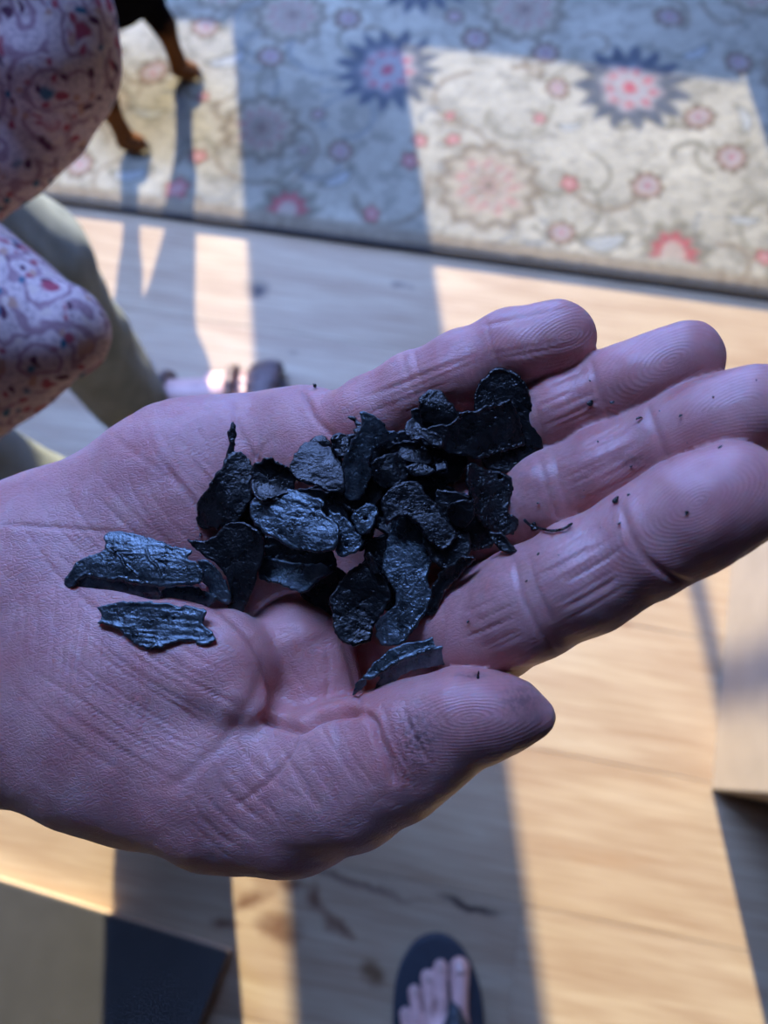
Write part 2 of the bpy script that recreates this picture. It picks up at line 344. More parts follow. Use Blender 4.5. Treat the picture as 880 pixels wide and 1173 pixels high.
# ------------------------------------------------------------------ room shell
DW = 2.33                                              # window wall distance along E2
SILL, HEAD, CEIL = 0.475, 1.60, 2.42
TE = math.tan(SUN_EL)
def wall_u(x):                                         # E1 coordinate where the sun plane x=const meets the window wall
    y = (DW - E2[0]*x)/E2[1]; return x*E1[0] + y*E1[1]
def build_room():
    fl = empty('floor'); tag(fl, kind='structure')
    # planks, each its own object
    w = 0.1998; v0 = np.array(atz(578, 851)[:2])@E2
    mods = {}
    n = 0
    for k in range(-15, 13):
        a = v0 + k*w
        if a+w < -3.0 or a > DW+0.02: continue
        start = -3.1 + (RS.rand()-.5)*0.3
        if k == -2: start = atz(590, 1110)[:2]@E1 - 4.2
        while start < 3.2:
            L = 2.1
            x0, x1 = max(start, -3.0), min(start+L, 3.2)
            start += L
            if x1-x0 < 0.05: continue
            key = (round(x1-x0, 4))
            if key not in mods:
                mods[key] = boxmesh('plank', 0.0002, 0.0002, -0.02, key-0.0002, w-0.0002, 0, rot=True, bev=0.0006)
                mods[key].materials.append(M['wood'])
            o = bpy.data.objects.new('plank', mods[key]); COL.objects.link(o); o.parent = fl
            p = E1*x0 + E2*a; o.location = (p[0], p[1], 0)
    sub = link('subfloor', boxmesh('subfloor', -3.1, -3.1, -0.06, 3.3, DW+.1, -0.0201), M['binding'], fl)
    def wall(name, *a, mt='wall', kind='structure', parent=None, bev=0):
        o = link(name, boxmesh(name, *a, bev=bev), M[mt], parent)
        if parent is None: tag(o, kind=kind)
        return o
    # ceiling with a deep roof-light well, unseen and added to brighten the palm
    K0, K1, K2, K3 = -1.8, -.1, .82, 1.72
    ce = empty('ceiling'); tag(ce, kind='structure')
    for a in ((-3.1, -3.1, 3.3, K2), (-3.1, K3, 3.3, DW+.2), (-3.1, K2, K0, K3), (K1, K2, 3.3, K3)):
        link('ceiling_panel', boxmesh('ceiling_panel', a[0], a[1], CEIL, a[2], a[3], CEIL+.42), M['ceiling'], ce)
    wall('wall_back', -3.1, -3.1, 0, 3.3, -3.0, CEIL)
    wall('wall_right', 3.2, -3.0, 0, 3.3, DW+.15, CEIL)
    # left wall with an unseen window opening, added for extra side daylight
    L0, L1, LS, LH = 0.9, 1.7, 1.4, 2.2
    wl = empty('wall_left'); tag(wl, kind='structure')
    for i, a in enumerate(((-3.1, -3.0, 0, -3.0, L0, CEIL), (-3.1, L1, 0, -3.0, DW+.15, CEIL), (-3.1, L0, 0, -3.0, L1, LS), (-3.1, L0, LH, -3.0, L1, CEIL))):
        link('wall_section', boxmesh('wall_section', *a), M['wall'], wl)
    # far wall: openings placed by where their daylight falls
    uA, uB, uD = wall_u(-0.190), wall_u(0.106), wall_u(0.760)
    op = [(uA-.62, uA), (uB, uD)]
    wf = empty('wall_far'); tag(wf, kind='structure')
    y0, y1 = DW, DW+0.10
    edges = [-3.1]+[e for o_ in op for e in o_]+[3.3]
    for i in range(0, len(edges), 2):
        link('wall_section', boxmesh('wall_section', edges[i], y0, 0, edges[i+1], y1, CEIL), M['wall'], wf)
    for i, (a, b_) in enumerate(op):
        link('wall_section', boxmesh('wall_section', a, y0, 0, b_, y1, SILL), M['wall'], wf)
        link('wall_section', boxmesh('wall_section', a, y0, HEAD, b_, y1, CEIL), M['wall'], wf)
        wn = empty('window_%d' % (i+1)); tag(wn, kind='structure')
        link('window_sill', boxmesh('window_sill', a, y0-0.03, SILL-0.03, b_, y0, SILL-0.002), M['frame'], wn)
        if i == 1:
            ub = wall_u(0.438); yb = 2.31; zt = (2.37-0.44)*TE
            link('transom_bar', boxmesh('transom_bar', a, y0+0.04, zt-0.02, b_, y0+0.07, zt+0.02), M['frame'], wn)
            link('mullion', boxmesh('mullion', ub-0.010, y0+0.04, zt+0.02, ub+0.010, y0+0.07, HEAD), M['frame'], wn)
    gm, gnt, gb = mat('added_tint_glass'); gt = gnt.nodes.new('ShaderNodeBsdfTransparent'); gt.inputs[0].default_value = (.56, .56, .58, 1)  # unseen panes, tint added to cut window skylight on floor and rug
    gg = gnt.nodes.new('ShaderNodeBsdfGlossy'); gg.inputs['Roughness'].default_value = .02; gx = gnt.nodes.new('ShaderNodeMixShader'); gx.inputs[0].default_value = .05
    gnt.links.new(gt.outputs[0], gx.inputs[1]); gnt.links.new(gg.outputs[0], gx.inputs[2]); gnt.links.new(gx.outputs[0], gnt.nodes['Material Output'].inputs['Surface'])
    for i, (a, b_) in enumerate(op):
        link('added_dim_pane', boxmesh('added_dim_pane', a, y0+0.085, SILL, b_, y0+0.0851, HEAD), gm, bpy.data.objects['window_%d' % (i+1)])
    # daylight portals in the openings
    def portal(cx, cy, cz, sx, sz, rz):
        l = bpy.data.lights.new('window_portal', 'AREA'); l.shape = 'RECTANGLE'; l.size = sx; l.size_y = sz; l.cycles.is_portal = True
        o = bpy.data.objects.new('window_portal', l); COL.objects.link(o); p = E1*cx+E2*cy; o.location = (p[0], p[1], cz)
        o.rotation_euler = (math.pi/2, 0, rz)
    for a, b_ in op: portal((a+b_)/2, DW+0.11, (SILL+HEAD)/2, b_-a, HEAD-SILL, ANG+math.pi)
    l = bpy.data.lights.new('added_roof_portal', 'AREA'); l.shape = 'RECTANGLE'; l.size = K1-K0; l.size_y = K3-K2; l.cycles.is_portal = True  # portal over the added roof opening
    o = bpy.data.objects.new('added_roof_portal', l); COL.objects.link(o); p = E1*(K0+K1)/2+E2*(K2+K3)/2; o.location = (p[0], p[1], CEIL+.43); o.rotation_euler = (0, 0, ANG)
    portal(-3.11, (L0+L1)/2, (LS+LH)/2, L1-L0, LH-LS, ANG-math.pi/2)  # portal for the added left-wall opening
build_room()

# ------------------------------------------------------------------ hand (implicit surface in the lens-aligned frame, metres)
def cp(px, py, d): return np.array([(px-PX)/F*d, -(py-PY)/F*d, -d])
def pr(p, d): return p*d/F
PINKY = [(372, 520, 52, .190), (425, 478, 45, .187), (478, 449, 44, .182), (530, 426, 44.5, .178), (585, 400, 42.5, .173), (640, 389, 43.5, .168)]
RING = [(450, 560, 50, .190), (530, 520, 46, .184), (600, 490, 45, .176), (650, 468, 46, .171), (705, 445, 44, .166), (786, 411, 44, .160)]
MIDDLE = [(490, 625, 54, .185), (560, 598, 50, .177), (632, 566, 49, .169), (695, 535, 49, .165), (757, 506, 47, .160), (800, 488, 50, .157), (868, 467, 50, .153)]
INDEX = [(505, 735, 66, .182), (552, 717, 64, .172), (604, 692, 63, .163), (670, 660, 64, .157), (738, 622, 61, .152), (790, 592, 65, .149), (838, 568, 63, .147)]
THUMB = [(330, 905, 92, .182), (397, 888, 80, .174), (450, 864, 72, .168), (488, 843, 64, .164), (528, 824, 51, .161), (568, 820, 43, .159), (600, 819, 28, .158), (619, 823, 12, .1575)]
CREASES = [  # (points px, half width px, depth mm, red)
    ([(268, 457), (272, 485), (290, 520), (300, 535)], 3.0, .5, .6),
    ([(345, 447), (352, 458), (362, 480), (382, 500), (390, 520)], 3.5, .9, 1),
    ([(130, 498), (155, 520), (210, 560), (232, 600)], 3.0, .25, .3),
    ([(160, 470), (180, 520), (230, 580), (235, 605)], 3, .25, .3),
    ([(0, 601), (60, 604), (110, 608), (160, 612)], 3.0, .45, .5),
    ([(200, 495), (235, 545), (262, 590)], 2.5, .25, .3),
    ([(330, 480), (300, 515), (285, 530)], 2.5, .2, .3),
    ([(240, 690), (272, 715), (295, 745), (310, 780), (312, 806), (300, 822)], 5.5, 1.2, .8),
    ([(296, 824), (322, 828), (344, 834), (365, 822), (392, 815), (416, 817)], 5.5, 4.2, 1),
    ([(344, 834), (336, 858), (318, 885), (296, 905), (268, 925)], 3.5, .7, .5),
    ([(416, 817), (428, 826), (434, 848), (446, 875), (452, 900)], 4.5, 2.2, .8),
    ([(437, 806), (446, 830), (458, 860), (470, 885)], 2.5, .45, .4),
    ([(300, 760), (290, 800), (255, 850), (210, 890), (190, 905)], 7.0, .5, .3),
    ([(372, 730), (376, 770), (372, 812)], 3.0, .35, .3),
    ([(392, 735), (404, 770), (414, 812)], 3.5, .8, .5),
    ([(380, 830), (395, 860), (420, 890)], 2.5, .3, .3),
    ([(350, 850), (372, 880), (390, 930)], 2.5, .25, .2),
    ([(300, 850), (316, 880), (330, 930)], 2.5, .3, .2),
    # finger joint creases
    ([(460, 400), (466, 425), (478, 455), (490, 480)], 3.0, .35, .4), ([(472, 396), (480, 425), (490, 455)], 2.5, .25, .3),
    ([(556, 364), (562, 390), (574, 425)], 3.0, .3, .3),
    ([(676, 408), (684, 440), (698, 480)], 3.5, .4, .5), ([(610, 455), (618, 480), (628, 515)], 3, .3, .4),
    ([(742, 462), (752, 492), (770, 535)], 4, .45, .5), ([(618, 522), (626, 555), (640, 600)], 3.2, .45, .5), ([(634, 518), (642, 550), (654, 590)], 2.6, .3, .3),
    ([(712, 574), (722, 610), (742, 642), (776, 664), (792, 668)], 4.5, .8, .7), ([(590, 640), (598, 680), (620, 725), (640, 750)], 3.5, .55, .5), ([(606, 634), (616, 674), (636, 715)], 2.8, .35, .3),
    ([(500, 770), (508, 740), (512, 700)], 3, .3, .3),
]
rl = random.Random(11)
FINE = []
def fine_bundle(x0, y0, x1, y1, n, spread, bend, jitter=0.25):
    dx, dy = x1-x0, y1-y0; L = math.hypot(dx, dy); nx, ny = -dy/L, dx/L
    for i in range(n):
        o = (rl.random()-.5)*spread; s = rl.random()*.35; e = 1-rl.random()*.35; k = (rl.random()-.5)*jitter*L*.3+bend
        FINE.append([(x0+dx*q+nx*(o+k*4*(q-.5)**2*-1+k), y0+dy*q+ny*(o+k*4*(q-.5)**2*-1+k)) for q in np.linspace(s, e, 7)])
fine_bundle(385, 470, 560, 400, 12, 62, 2, .1); fine_bundle(540, 395, 670, 368, 8, 50, 2, .1)
fine_bundle(600, 480, 690, 440, 10, 60, 2, .1); fine_bundle(640, 555, 740, 505, 12, 66, 2, .1)
fine_bundle(615, 690, 725, 625, 14, 90, 3, .1); fine_bundle(530, 735, 600, 705, 8, 90, 3, .1)
fine_bundle(40, 700, 300, 870, 26, 190, 14, .5); fine_bundle(100, 660, 60, 880, 18, 200, -10, .6)
fine_bundle(180, 480, 330, 640, 14, 140, 10, .6); fine_bundle(60, 560, 200, 690, 12, 110, 8, .5)
fine_bundle(300, 640, 340, 470, 10, 90, 5, .6); fine_bundle(330, 840, 400, 950, 12, 120, 8, .5)
fine_bundle(300, 720, 350, 810, 10, 90, 6, .5); fine_bundle(450, 800, 500, 900, 10, 60, 6, .5); fine_bundle(230, 870, 330, 960, 12, 120, 6, .6)

def polydist(P, pts):
    """distance of px points P (n,2) to a polyline and position along it"""
    best = np.full(len(P), 1e9); pos = np.zeros(len(P)); n = len(pts)-1
    for i in range(n):
        a = np.array(pts[i], float); b = np.array(pts[i+1], float); d = b-a
        t = np.clip(((P-a)@d)/(d@d+1e-9), 0, 1); D = np.hypot(*(P-a-t[:, None]*d).T)
        m = D < best; best = np.where(m, D, best); pos = np.where(m, (i+t)/n, pos)
    return best, pos
def smooth_poly(pts, n=5):
    pts = [np.array(p, float) for p in pts]; q = [pts[0]]
    P = [pts[0]]+pts+[pts[-1]]
    for i in range(1, len(P)-2):
        for t in np.linspace(0, 1, n+1)[1:]:
            a, b, c, d = P[i-1], P[i], P[i+1], P[i+2]
            q.append(.5*((2*b)+(-a+c)*t+(2*a-5*b+4*c-d)*t*t+(-a+3*b-3*c+d)*t**3))
    return q

WX, WY = 440, 587
def build_hand_geometry():
    g = Grid((-0.150, -0.094, -0.235), (0.085, 0.052, -0.125), 0.00062)
    palm = g.new()
    def c(vol, A, B, k, fz=1.0):
        g.cone(vol, cp(A[0], A[1], A[3]), cp(B[0], B[1], B[3]), pr(A[2], A[3]), pr(B[2], B[3]), k, fz)
    K = .009
    c(palm, (-330, 780, 190, .215), (-90, 742, 165, .205), K, .72)      # forearm
    c(palm, (-90, 742, 165, .205), (60, 715, 165, .203), K, .62)
    c(palm, (45, 672, 112, .200), (225, 578, 112, .200), K, .62)        # hypothenar
    c(palm, (225, 578, 112, .200), (322, 540, 88, .200), K, .62)
    c(palm, (60, 760, 168, .199), (165, 805, 152, .193), K, .58)        # thenar
    c(palm, (165, 805, 152, .193), (262, 882, 112, .184), K, .66)
    c(palm, (200, 690, 130, .208), (400, 640, 120, .208), K, .42)       # palm hollow
    c(palm, (322, 560, 90, .203), (440, 580, 80, .202), K, .5)
    c(palm, (400, 640, 110, .205), (490, 690, 80, .200), K, .45)
    c(palm, (400, 740, 75, .199), (480, 755, 60, .192), .006, .5)
    for q in ((345, 500, 52, .1935), (415, 560, 48, .194), (460, 620, 48, .191), (480, 700, 55, .188)):
        c(palm, q, (q[0]+12, q[1]-4, q[2], q[3]), .007, .8)
    th = g.new(); c(th, (262, 882, 112, .184), THUMB[0], .006, .75)
    for a, b in zip(THUMB[:-1], THUMB[1:]): c(th, a, b, .004, .86)
    c(th, (528, 816, 42, .1585), (570, 816, 34, .157), .004)             # pulp
    lobe = g.new(); c(lobe, (225, 765, 92, .184), (250, 768, 72, .1795), .004, .8); c(lobe, (258, 782, 48, .1765), (274, 800, 30, .1735), .004, .9); c(lobe, (274, 800, 26, .1730), (290, 810, 14, .1722), .003, .9)
    c(lobe, (345, 745, 66, .190), (358, 785, 52, .187), .003, .9); c(lobe, (378, 750, 30, .1845), (396, 795, 22, .1825), .002, .9)
    pr_th = g.new(); c(pr_th, (345, 892, 66, .174), (395, 884, 68, .170), .003, .8); c(pr_th, (395, 872, 56, .169), (420, 866, 50, .1685), .003, .8)
    th = smin(th, pr_th, .004)
    base = smin(palm, lobe, .0022); body = smin(base, th, .0035)
    vol = body
    for ch in (PINKY, RING, MIDDLE, INDEX):
        fv = g.new()
        for a, b in zip(ch[:-1], ch[1:]): c(fv, a, b, .0035, .92)
        # pads between the joint creases
        for a, b, s in ((ch[1], ch[1], .75), (ch[3], ch[3], .75), (ch[-1], ch[-2], .8)):
            mx = [(u+v)/2 for u, v in zip(a, b)]; c(fv, (mx[0]-10, mx[1]+4, mx[2]*s, mx[3]-.0022), (mx[0]+10, mx[1]-4, mx[2]*s, mx[3]-.0022), .004)
        vol = np.minimum(vol, smin(base, fv, .0045))
    V, Q = g.mesh(vol)
    N = vnormals(V, Q)
    if (N*(V-V.mean(0))).sum() < 0: Q = Q[:, ::-1]; N = -N
    view = -V/np.linalg.norm(V, axis=1)[:, None]; facing = (N*view).sum(1)
    P2 = np.stack([PX+F*V[:, 0]/-V[:, 2], PY-F*V[:, 1]/-V[:, 2]], 1)
    fr = np.clip((facing+.05)*4, 0, 1)
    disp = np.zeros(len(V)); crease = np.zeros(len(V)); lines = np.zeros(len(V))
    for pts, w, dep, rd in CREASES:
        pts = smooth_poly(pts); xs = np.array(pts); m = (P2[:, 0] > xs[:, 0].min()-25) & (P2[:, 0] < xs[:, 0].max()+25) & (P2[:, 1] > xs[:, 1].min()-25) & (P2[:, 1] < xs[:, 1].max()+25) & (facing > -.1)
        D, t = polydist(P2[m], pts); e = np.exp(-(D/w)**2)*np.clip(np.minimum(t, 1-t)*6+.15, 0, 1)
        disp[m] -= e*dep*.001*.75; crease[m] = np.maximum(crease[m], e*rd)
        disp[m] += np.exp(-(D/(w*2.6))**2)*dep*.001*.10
    for pts in FINE:
        xs = np.array(pts); m = (P2[:, 0] > xs[:, 0].min()-8) & (P2[:, 0] < xs[:, 0].max()+8) & (P2[:, 1] > xs[:, 1].min()-8) & (P2[:, 1] < xs[:, 1].max()+8) & (facing > 0)
        D, t = polydist(P2[m], pts); lines[m] -= np.exp(-(D/2.8)**2)*np.clip(np.minimum(t, 1-t)*5, 0, 1)*.6
    disp += (fbm(V, 130, 3, 2)*.00022 + fbm(V, 420, 9, 2)*.00006)*np.ones(len(V))
    # reddening at finger tips, web and thumb, red glow between fingers painted in; soot smudges
    red = np.clip(fbm(V, 60, 21, 3)*.35+.12, 0, 1)
    def blob(x, y, rx, ry, a): return a*np.exp(-(((P2[:, 0]-x)/rx)**2+((P2[:, 1]-y)/ry)**2))*fr
    for q in ((345, 530, 60, 50, .5), (390, 500, 30, 30, .7), (340, 770, 60, 60, .5), (400, 800, 40, 30, .5), (560, 450, 160, 45, .25), (640, 395, 50, 30, .3), (790, 410, 50, 35, .3), (540, 800, 70, 40, .3), (300, 640, 120, 50, .3), (450, 860, 60, 40, .3)):
        red += blob(*q)
    soot = blob(478, 850, 24, 36, .75)+blob(595, 802, 26, 20, .5)+blob(545, 835, 60, 25, .25)+blob(540, 774, 16, 3, .8)+blob(728, 528, 14, 7, .4)+blob(640, 540, 70, 35, .10)+blob(700, 640, 80, 45, .10)+blob(730, 530, 40, 12, .3)*.6+blob(560, 560, 90, 90, .16)+blob(500, 660, 120, 80, .22)+blob(210, 720, 60, 20, .10)
    # ridge phase: ovals round each pulp, slanting lines elsewhere
    ph = (P2[:, 0]*.42+P2[:, 1]*.9)*1.25; am = np.full(len(V), .30)
    for x, y, ax, ay, an in ((650, 385, 70, 44, -.4), (770, 412, 75, 46, -.45), (845, 470, 80, 50, -.4), (800, 575, 90, 60, -.5), (540, 822, 95, 46, -.1)):
        dx = (P2[:, 0]-x)*math.cos(an)+(P2[:, 1]-y)*math.sin(an); dy = -(P2[:, 0]-x)*math.sin(an)+(P2[:, 1]-y)*math.cos(an)
        r = np.sqrt((dx/ax)**2*.55+(dy/ay)**2); ww = np.clip(1.5-r, 0, 1)
        ph = np.where(ww > 0, r*ay*1.8, ph); am = np.where(ww > 0, .3+.7*ww, am)
    sm = np.clip((P2[:, 0]-430)/120, 0, 1)*.75; sm = np.where(P2[:, 1] > 760, np.clip((P2[:, 0]-470)/60, 0, 1)*.8, sm)
    am = am*fr*np.clip(1-crease*1.5, 0, 1)
    V = V + N*disp[:, None]
    return V, Q, dict(red=np.clip(red, 0, 1), crease=np.clip(crease, 0, 1), soot=np.clip(soot, 0, .9), ridge=ph, ridgeamt=am, lines=lines, smoothskin=sm), P2, facing

HV, HQ, HA, HP2, HF = build_hand_geometry()
# height map (toward the lens) of the palm in pixel space
HM = np.full((WY+200, WX+200), -9.0); HO = 60
def splat(P2, z, facing=None):
    m = np.ones(len(z), bool) if facing is None else facing > -.1
    i = ((P2[m, 1])/2+HO).astype(int); j = ((P2[m, 0])/2+HO).astype(int)
    ok = (i >= 1) & (i < HM.shape[0]-1) & (j >= 1) & (j < HM.shape[1]-1); i, j, zz = i[ok], j[ok], z[m][ok]
    for a in (-1, 0, 1):
        for b in (-1, 0, 1): np.maximum.at(HM, (i+a, j+b), zz)
splat(HP2, HV[:, 2], HF)
def hm(px, py): return HM[np.clip((np.asarray(py)/2+HO).astype(int), 0, HM.shape[0]-1), np.clip((np.asarray(px)/2+HO).astype(int), 0, HM.shape[1]-1)]

# ------------------------------------------------------------------ the charred fragments
S = 0.000203
def poly_sdf(X, Y, pts):
    pts = np.array(pts, float); D = np.full(X.shape, 1e9); ins = np.zeros(X.shape, bool); n = len(pts)
    for i in range(n):
        a, b = pts[i], pts[(i+1) % n]; d = b-a
        t = np.clip(((X-a[0])*d[0]+(Y-a[1])*d[1])/(d@d+1e-12), 0, 1)
        D = np.minimum(D, np.hypot(X-a[0]-t*d[0], Y-a[1]-t*d[1]))
        c = ((a[1] > Y) != (b[1] > Y)) & (X < (b[0]-a[0])*(Y-a[1])/(b[1]-a[1]+1e-12)+a[0]); ins ^= c
    return np.where(ins, -D, D)
def fragment(layers, seed, label, matk='char', sink=.0004, q=90, holes=(), name='charred_fragment', cracks=(), rough=1.0, lift=0, fine=0.00027):
    """layers: (outline px, thickness mm, tilt_x mm, tilt_y mm, curl mm, curl angle, z offset mm)"""
    allp = np.concatenate([np.array(l[0], float) for l in layers]); c0 = allp.mean(0)
    lo = (allp.min(0)-c0-8)*S; hi = (allp.max(0)-c0+8)*S; hz = .0085
    g = Grid((lo[0], lo[1], -hz), (hi[0], hi[1], hz), fine); vol = None
    X, Y = np.meshgrid(g.ax[0].astype(float), g.ax[1].astype(float), indexing='ij')
    Pn = np.stack([X.ravel(), Y.ravel(), np.full(X.size, seed*.37)], 1)
    jag = (fbm(Pn, 420, seed, 3)*.00042*rough).reshape(X.shape)+(fbm(Pn, 1100, seed+5, 2)*.00022).reshape(X.shape)
    for li, (pts, th, tx, ty, cu, ca, zo) in enumerate(layers):
        p = (np.array(pts, float)-c0)*S; ext = max(np.ptp(p[:, 0]), np.ptp(p[:, 1]), .004)/2; ex, ey = max(np.ptp(p[:, 0]), .002)/2, max(np.ptp(p[:, 1]), .002)/2; cc = (p.min(0)+p.max(0))/2
        d2 = poly_sdf(X, Y, [tuple(v) for v in smooth_poly(list(p)+[p[0]], 3)][:-1]) + jag
        for hx, hy, hr in holes: d2 = np.maximum(d2, hr*S-np.hypot(X-(hx-c0[0])*S, Y-(hy-c0[1])*S)) if hr > 0 else d2
        u = (X-cc[0])/ex; v = (Y-cc[1])/ey; w = -math.sin(ca)*u+math.cos(ca)*v; w2 = math.cos(ca)*u+math.sin(ca)*v
        hh = (tx*u+ty*v+cu*(w*w-.4))*.001 + zo*.001
        hh = hh + (fbm(Pn*[1, 1, 1], 150, seed+50+li, 3)*.00030*rough).reshape(X.shape)
        # fibrous ridges along the curl axis
        R = np.stack([(w2*ext).ravel()*.35, (w*ext).ravel()*1.6, np.full(X.size, seed*1.7)], 1)
        hh = hh + (fbm(R, 420, seed+90, 2)*.00008*rough).reshape(X.shape)
        hh = hh + .00020*np.exp(-((d2+.0003)/.00035)**2)
        for ck in cracks:
            Dk, _ = polydist(np.stack([X.ravel(), Y.ravel()], 1), [((a_-c0[0])*S, (b_-c0[1])*S) for a_, b_ in ck]); hh = hh - .00035*np.exp(-(Dk.reshape(X.shape)/.00022)**2)
        edge = np.clip(-d2/.0008, 0, 1); t2 = th*.0005*(.7+.3*np.sqrt(edge))
        gx, gy = np.gradient(hh, fine); st = np.sqrt(1+gx*gx+gy*gy)
        dz = (np.abs(g.ax[2][None, None, :]-hh[:, :, None])-(t2*st)[:, :, None])/st[:, :, None]
        D = np.maximum(dz, d2[:, :, None]); D = D+np.clip(.0003-np.maximum(np.abs(dz), np.abs(d2[:, :, None])), 0, 1)*.2
        vol = D if vol is None else smin(vol, D, .0004)
        if pts is layers[0][0]: dz0 = hh
    for hx, hy, hr in holes:
        if hr < 0:
            X0, Y0 = (hx-c0[0])*S, (hy-c0[1])*S; i = int(np.clip((X0-lo[0])/fine, 0, X.shape[0]-1)); j = int(np.clip((Y0-lo[1])/fine, 0, X.shape[1]-1))
            rr = -hr*S; vol = np.maximum(vol, rr-np.sqrt((X-X0)[:, :, None]**2+(Y-Y0)[:, :, None]**2+(g.ax[2][None, None, :]-hh[i, j]-.0004)**2))
    V, Q = g.mesh(vol.astype(np.float32))
    px = V[:, 0]/S+c0[0]; py = V[:, 1]/S+c0[1]; w = V[:, 2]
    # rest the underside on what lies below
    N = vnormals(V, Q)
    gap = hm(px, py)-w; gap = gap[gap > -.3]
    off = (np.percentile(gap, q) if len(gap) else -.18) - sink + lift*.001
    z = w+off
    splat(np.stack([px, py], 1), z)
    P = np.stack([(px-PX)/F*-z, -(py-PY)/F*-z, z], 1)
    # winding: px right, py down -> flip
    N2 = vnormals(P, Q)
    if (N2*(P-P.mean(0))).sum() < 0: Q = Q[:, ::-1]
    Wd = cam2world(P); o0 = Wd.mean(0)
    o = link(name, npmesh(name, Wd-o0, Q), M[matk]); o.location = o0
    tag(o, label, 'char', 'charred fragments piled in the palm')
    return o
G = 'charred fragments piled in the palm'
def L(pts, th=1.6, tx=0, ty=0, cu=0, ca=0, zo=0): return (pts, th, tx, ty, cu, ca, zo)

def build_fragments():
    # --- buried filler pieces first, added so the gaps in the pile stay dark
    fr = [
     ([(420,560),(445,545),(480,548),(520,560),(530,590),(505,615),(465,620),(430,605),(415,585)], 'added dark flat filler buried low in the middle of the pile'),
     ([(350,560),(385,550),(420,565),(430,600),(415,630),(380,620),(355,600)], 'added dark filler buried between the pale oval plate and the pile centre'),
     ([(335,640),(370,640),(400,660),(420,690),(400,710),(360,695),(338,670)], 'added dark filler under the shiny curled strip beside the lobed piece'),
     ([(440,500),(480,488),(520,505),(535,530),(520,555),(480,550),(450,535)], 'added dark filler buried under the large square plate'),
     ([(500,560),(535,565),(560,590),(570,620),(545,632),(515,620),(498,595)], 'added dark filler under the holed right-hand piece near the fingers'),
    ]
    fr += [
     ([(270,560),(300,555),(330,570),(330,600),(300,615),(272,600)], 'added dark filler under the left end of the pale oval plate'),
     ([(300,610),(340,620),(380,630),(385,655),(350,660),(310,650)], 'added dark filler between the pale oval plate and the shiny curled strip'),
     ([(395,500),(430,490),(455,500),(460,530),(430,545),(400,530)], 'added dark filler beneath the twisted bone-like piece'),
     ([(420,620),(455,610),(480,640),(470,690),(440,700),(415,660)], 'added dark filler beneath the long hooked piece'),
     ([(470,470),(500,460),(530,475),(540,500),(510,515),(480,505)], 'added dark filler beneath the rounded knob'),
     ([(330,560),(370,560),(400,580),(395,605),(350,590)], 'added dark filler above the pale oval plate'),
     ([(375,530),(410,530),(440,560),(420,590),(385,575)], 'added dark filler below the blocky striped piece'),
     ([(480,600),(515,595),(540,620),(525,650),(495,645)], 'added dark filler below the pointed slab'),
    ]
    for i, (p, lb) in enumerate(fr): fragment([L(p, 2.2, .3, -.2, .5, i)], 300+i, lb)
    fragment([L([(376,689),(393,661),(421,643),(439,657),(450,682),(440,700),(429,717),(424,733),(412,740),(399,738),(384,722)], 2.0, .6, .5, 1.2, .4)], 18, 'dull two-lobed fragment at the lower edge left of the long hooked piece', holes=[(410,697,-3.2),(418,699,-2.6)])
    fragment([L([(496,671),(505,655),(520,642),(534,635),(543,641),(530,655),(515,670),(506,690),(497,706),(489,702)], 1.8, 1.2, -1.6, .6, .8)], 19, 'narrow curved fragment standing on edge against the index finger base')
    fragment([L([(543,461),(546,446),(552,433),(562,425),(575,422),(589,426),(601,438),(608,456),(612,475),(617,498),(621,516),(612,525),(596,532),(581,540),(556,532),(543,505)], 1.7, .6, -1.4, .8, 1.0)], 12, 'large thin rounded plate behind the square plate, nearest the ring finger', q=80)
    fragment([L([(480,460),(486,450),(498,445),(507,449),(514,459),(523,468),(522,482),(505,492),(486,488),(480,474)], 3.4, .2, -.6, -1.6, .3)], 14, 'small dark rounded knob at the top of the pile by the little finger')
    fragment([L([(525,471),(540,470),(556,465),(583,457),(586,460),(591,471),(596,488),(601,508),(588,514),(574,520),(552,525),(528,524),(505,515),(490,505),(486,497),(495,488),(515,484)], 1.8, -.6, -.9, .5, 1.3)], 13, 'large flat squarish plate with a bright upper edge on the pile', q=85)
    fragment([L([(534,531),(541,530),(556,538),(572,540),(583,546),(585,552),(586,568),(583,586),(590,591),(594,600),(589,611),(577,612),(566,607),(552,600),(544,588),(538,570),(534,550)], 1.8, -.4, .4, .6, 1.4)], 15, 'flat ragged fragment with a raised hole, touching the middle finger', holes=[(573,546,-3.5),(546,550,-1.8)])
    fragment([L([(560,606),(572,610),(588,622),(592,634),(582,636),(570,628),(560,618)], 1.6, .4, 0, .5, .5)], 27, 'small crumbling fragment at the foot of the holed right-hand piece')
    fragment([L([(510,585),(518,576),(530,571),(540,573),(545,584),(541,598),(528,605),(516,598)], 2.0, .8, -1.0, -.8, .6)], 24, 'small angular fragment left of the holed right-hand piece')
    fragment([L([(444,515),(458,504),(476,505),(492,516),(496,530),(478,534),(456,527)], 1.8, .5, .8, .8, .2)], 23, 'small dark slab left of the square plate')
    fragment([L([(425,532),(438,521),(455,519),(466,530),(470,546),(458,558),(440,560),(428,550)], 2.2, -.6, .4, -1.3, .9)], 22, 'dark rounded fragment in the middle with a bright rim')
    fragment([L([(464,535),(474,531),(488,532),(499,538),(494,544),(482,546),(470,543)], 1.3, .2, .2, -.4, .2)], 21, 'little lens-shaped flake lying in the middle of the pile', rough=.4)
    fragment([L([(462,489),(472,482),(484,486),(492,494),(503,500),(505,512),(492,510),(478,504),(468,502)], 2.2, .2, .4, .6, .8)], 26, 'crumbled little lump left of the square plate', rough=2.2)
    fragment([L([(496,528),(506,524),(514,530),(512,540),(500,540)], 1.6, .3, .6, .2, .5)], 41, 'tiny glinting chip under the square plate')
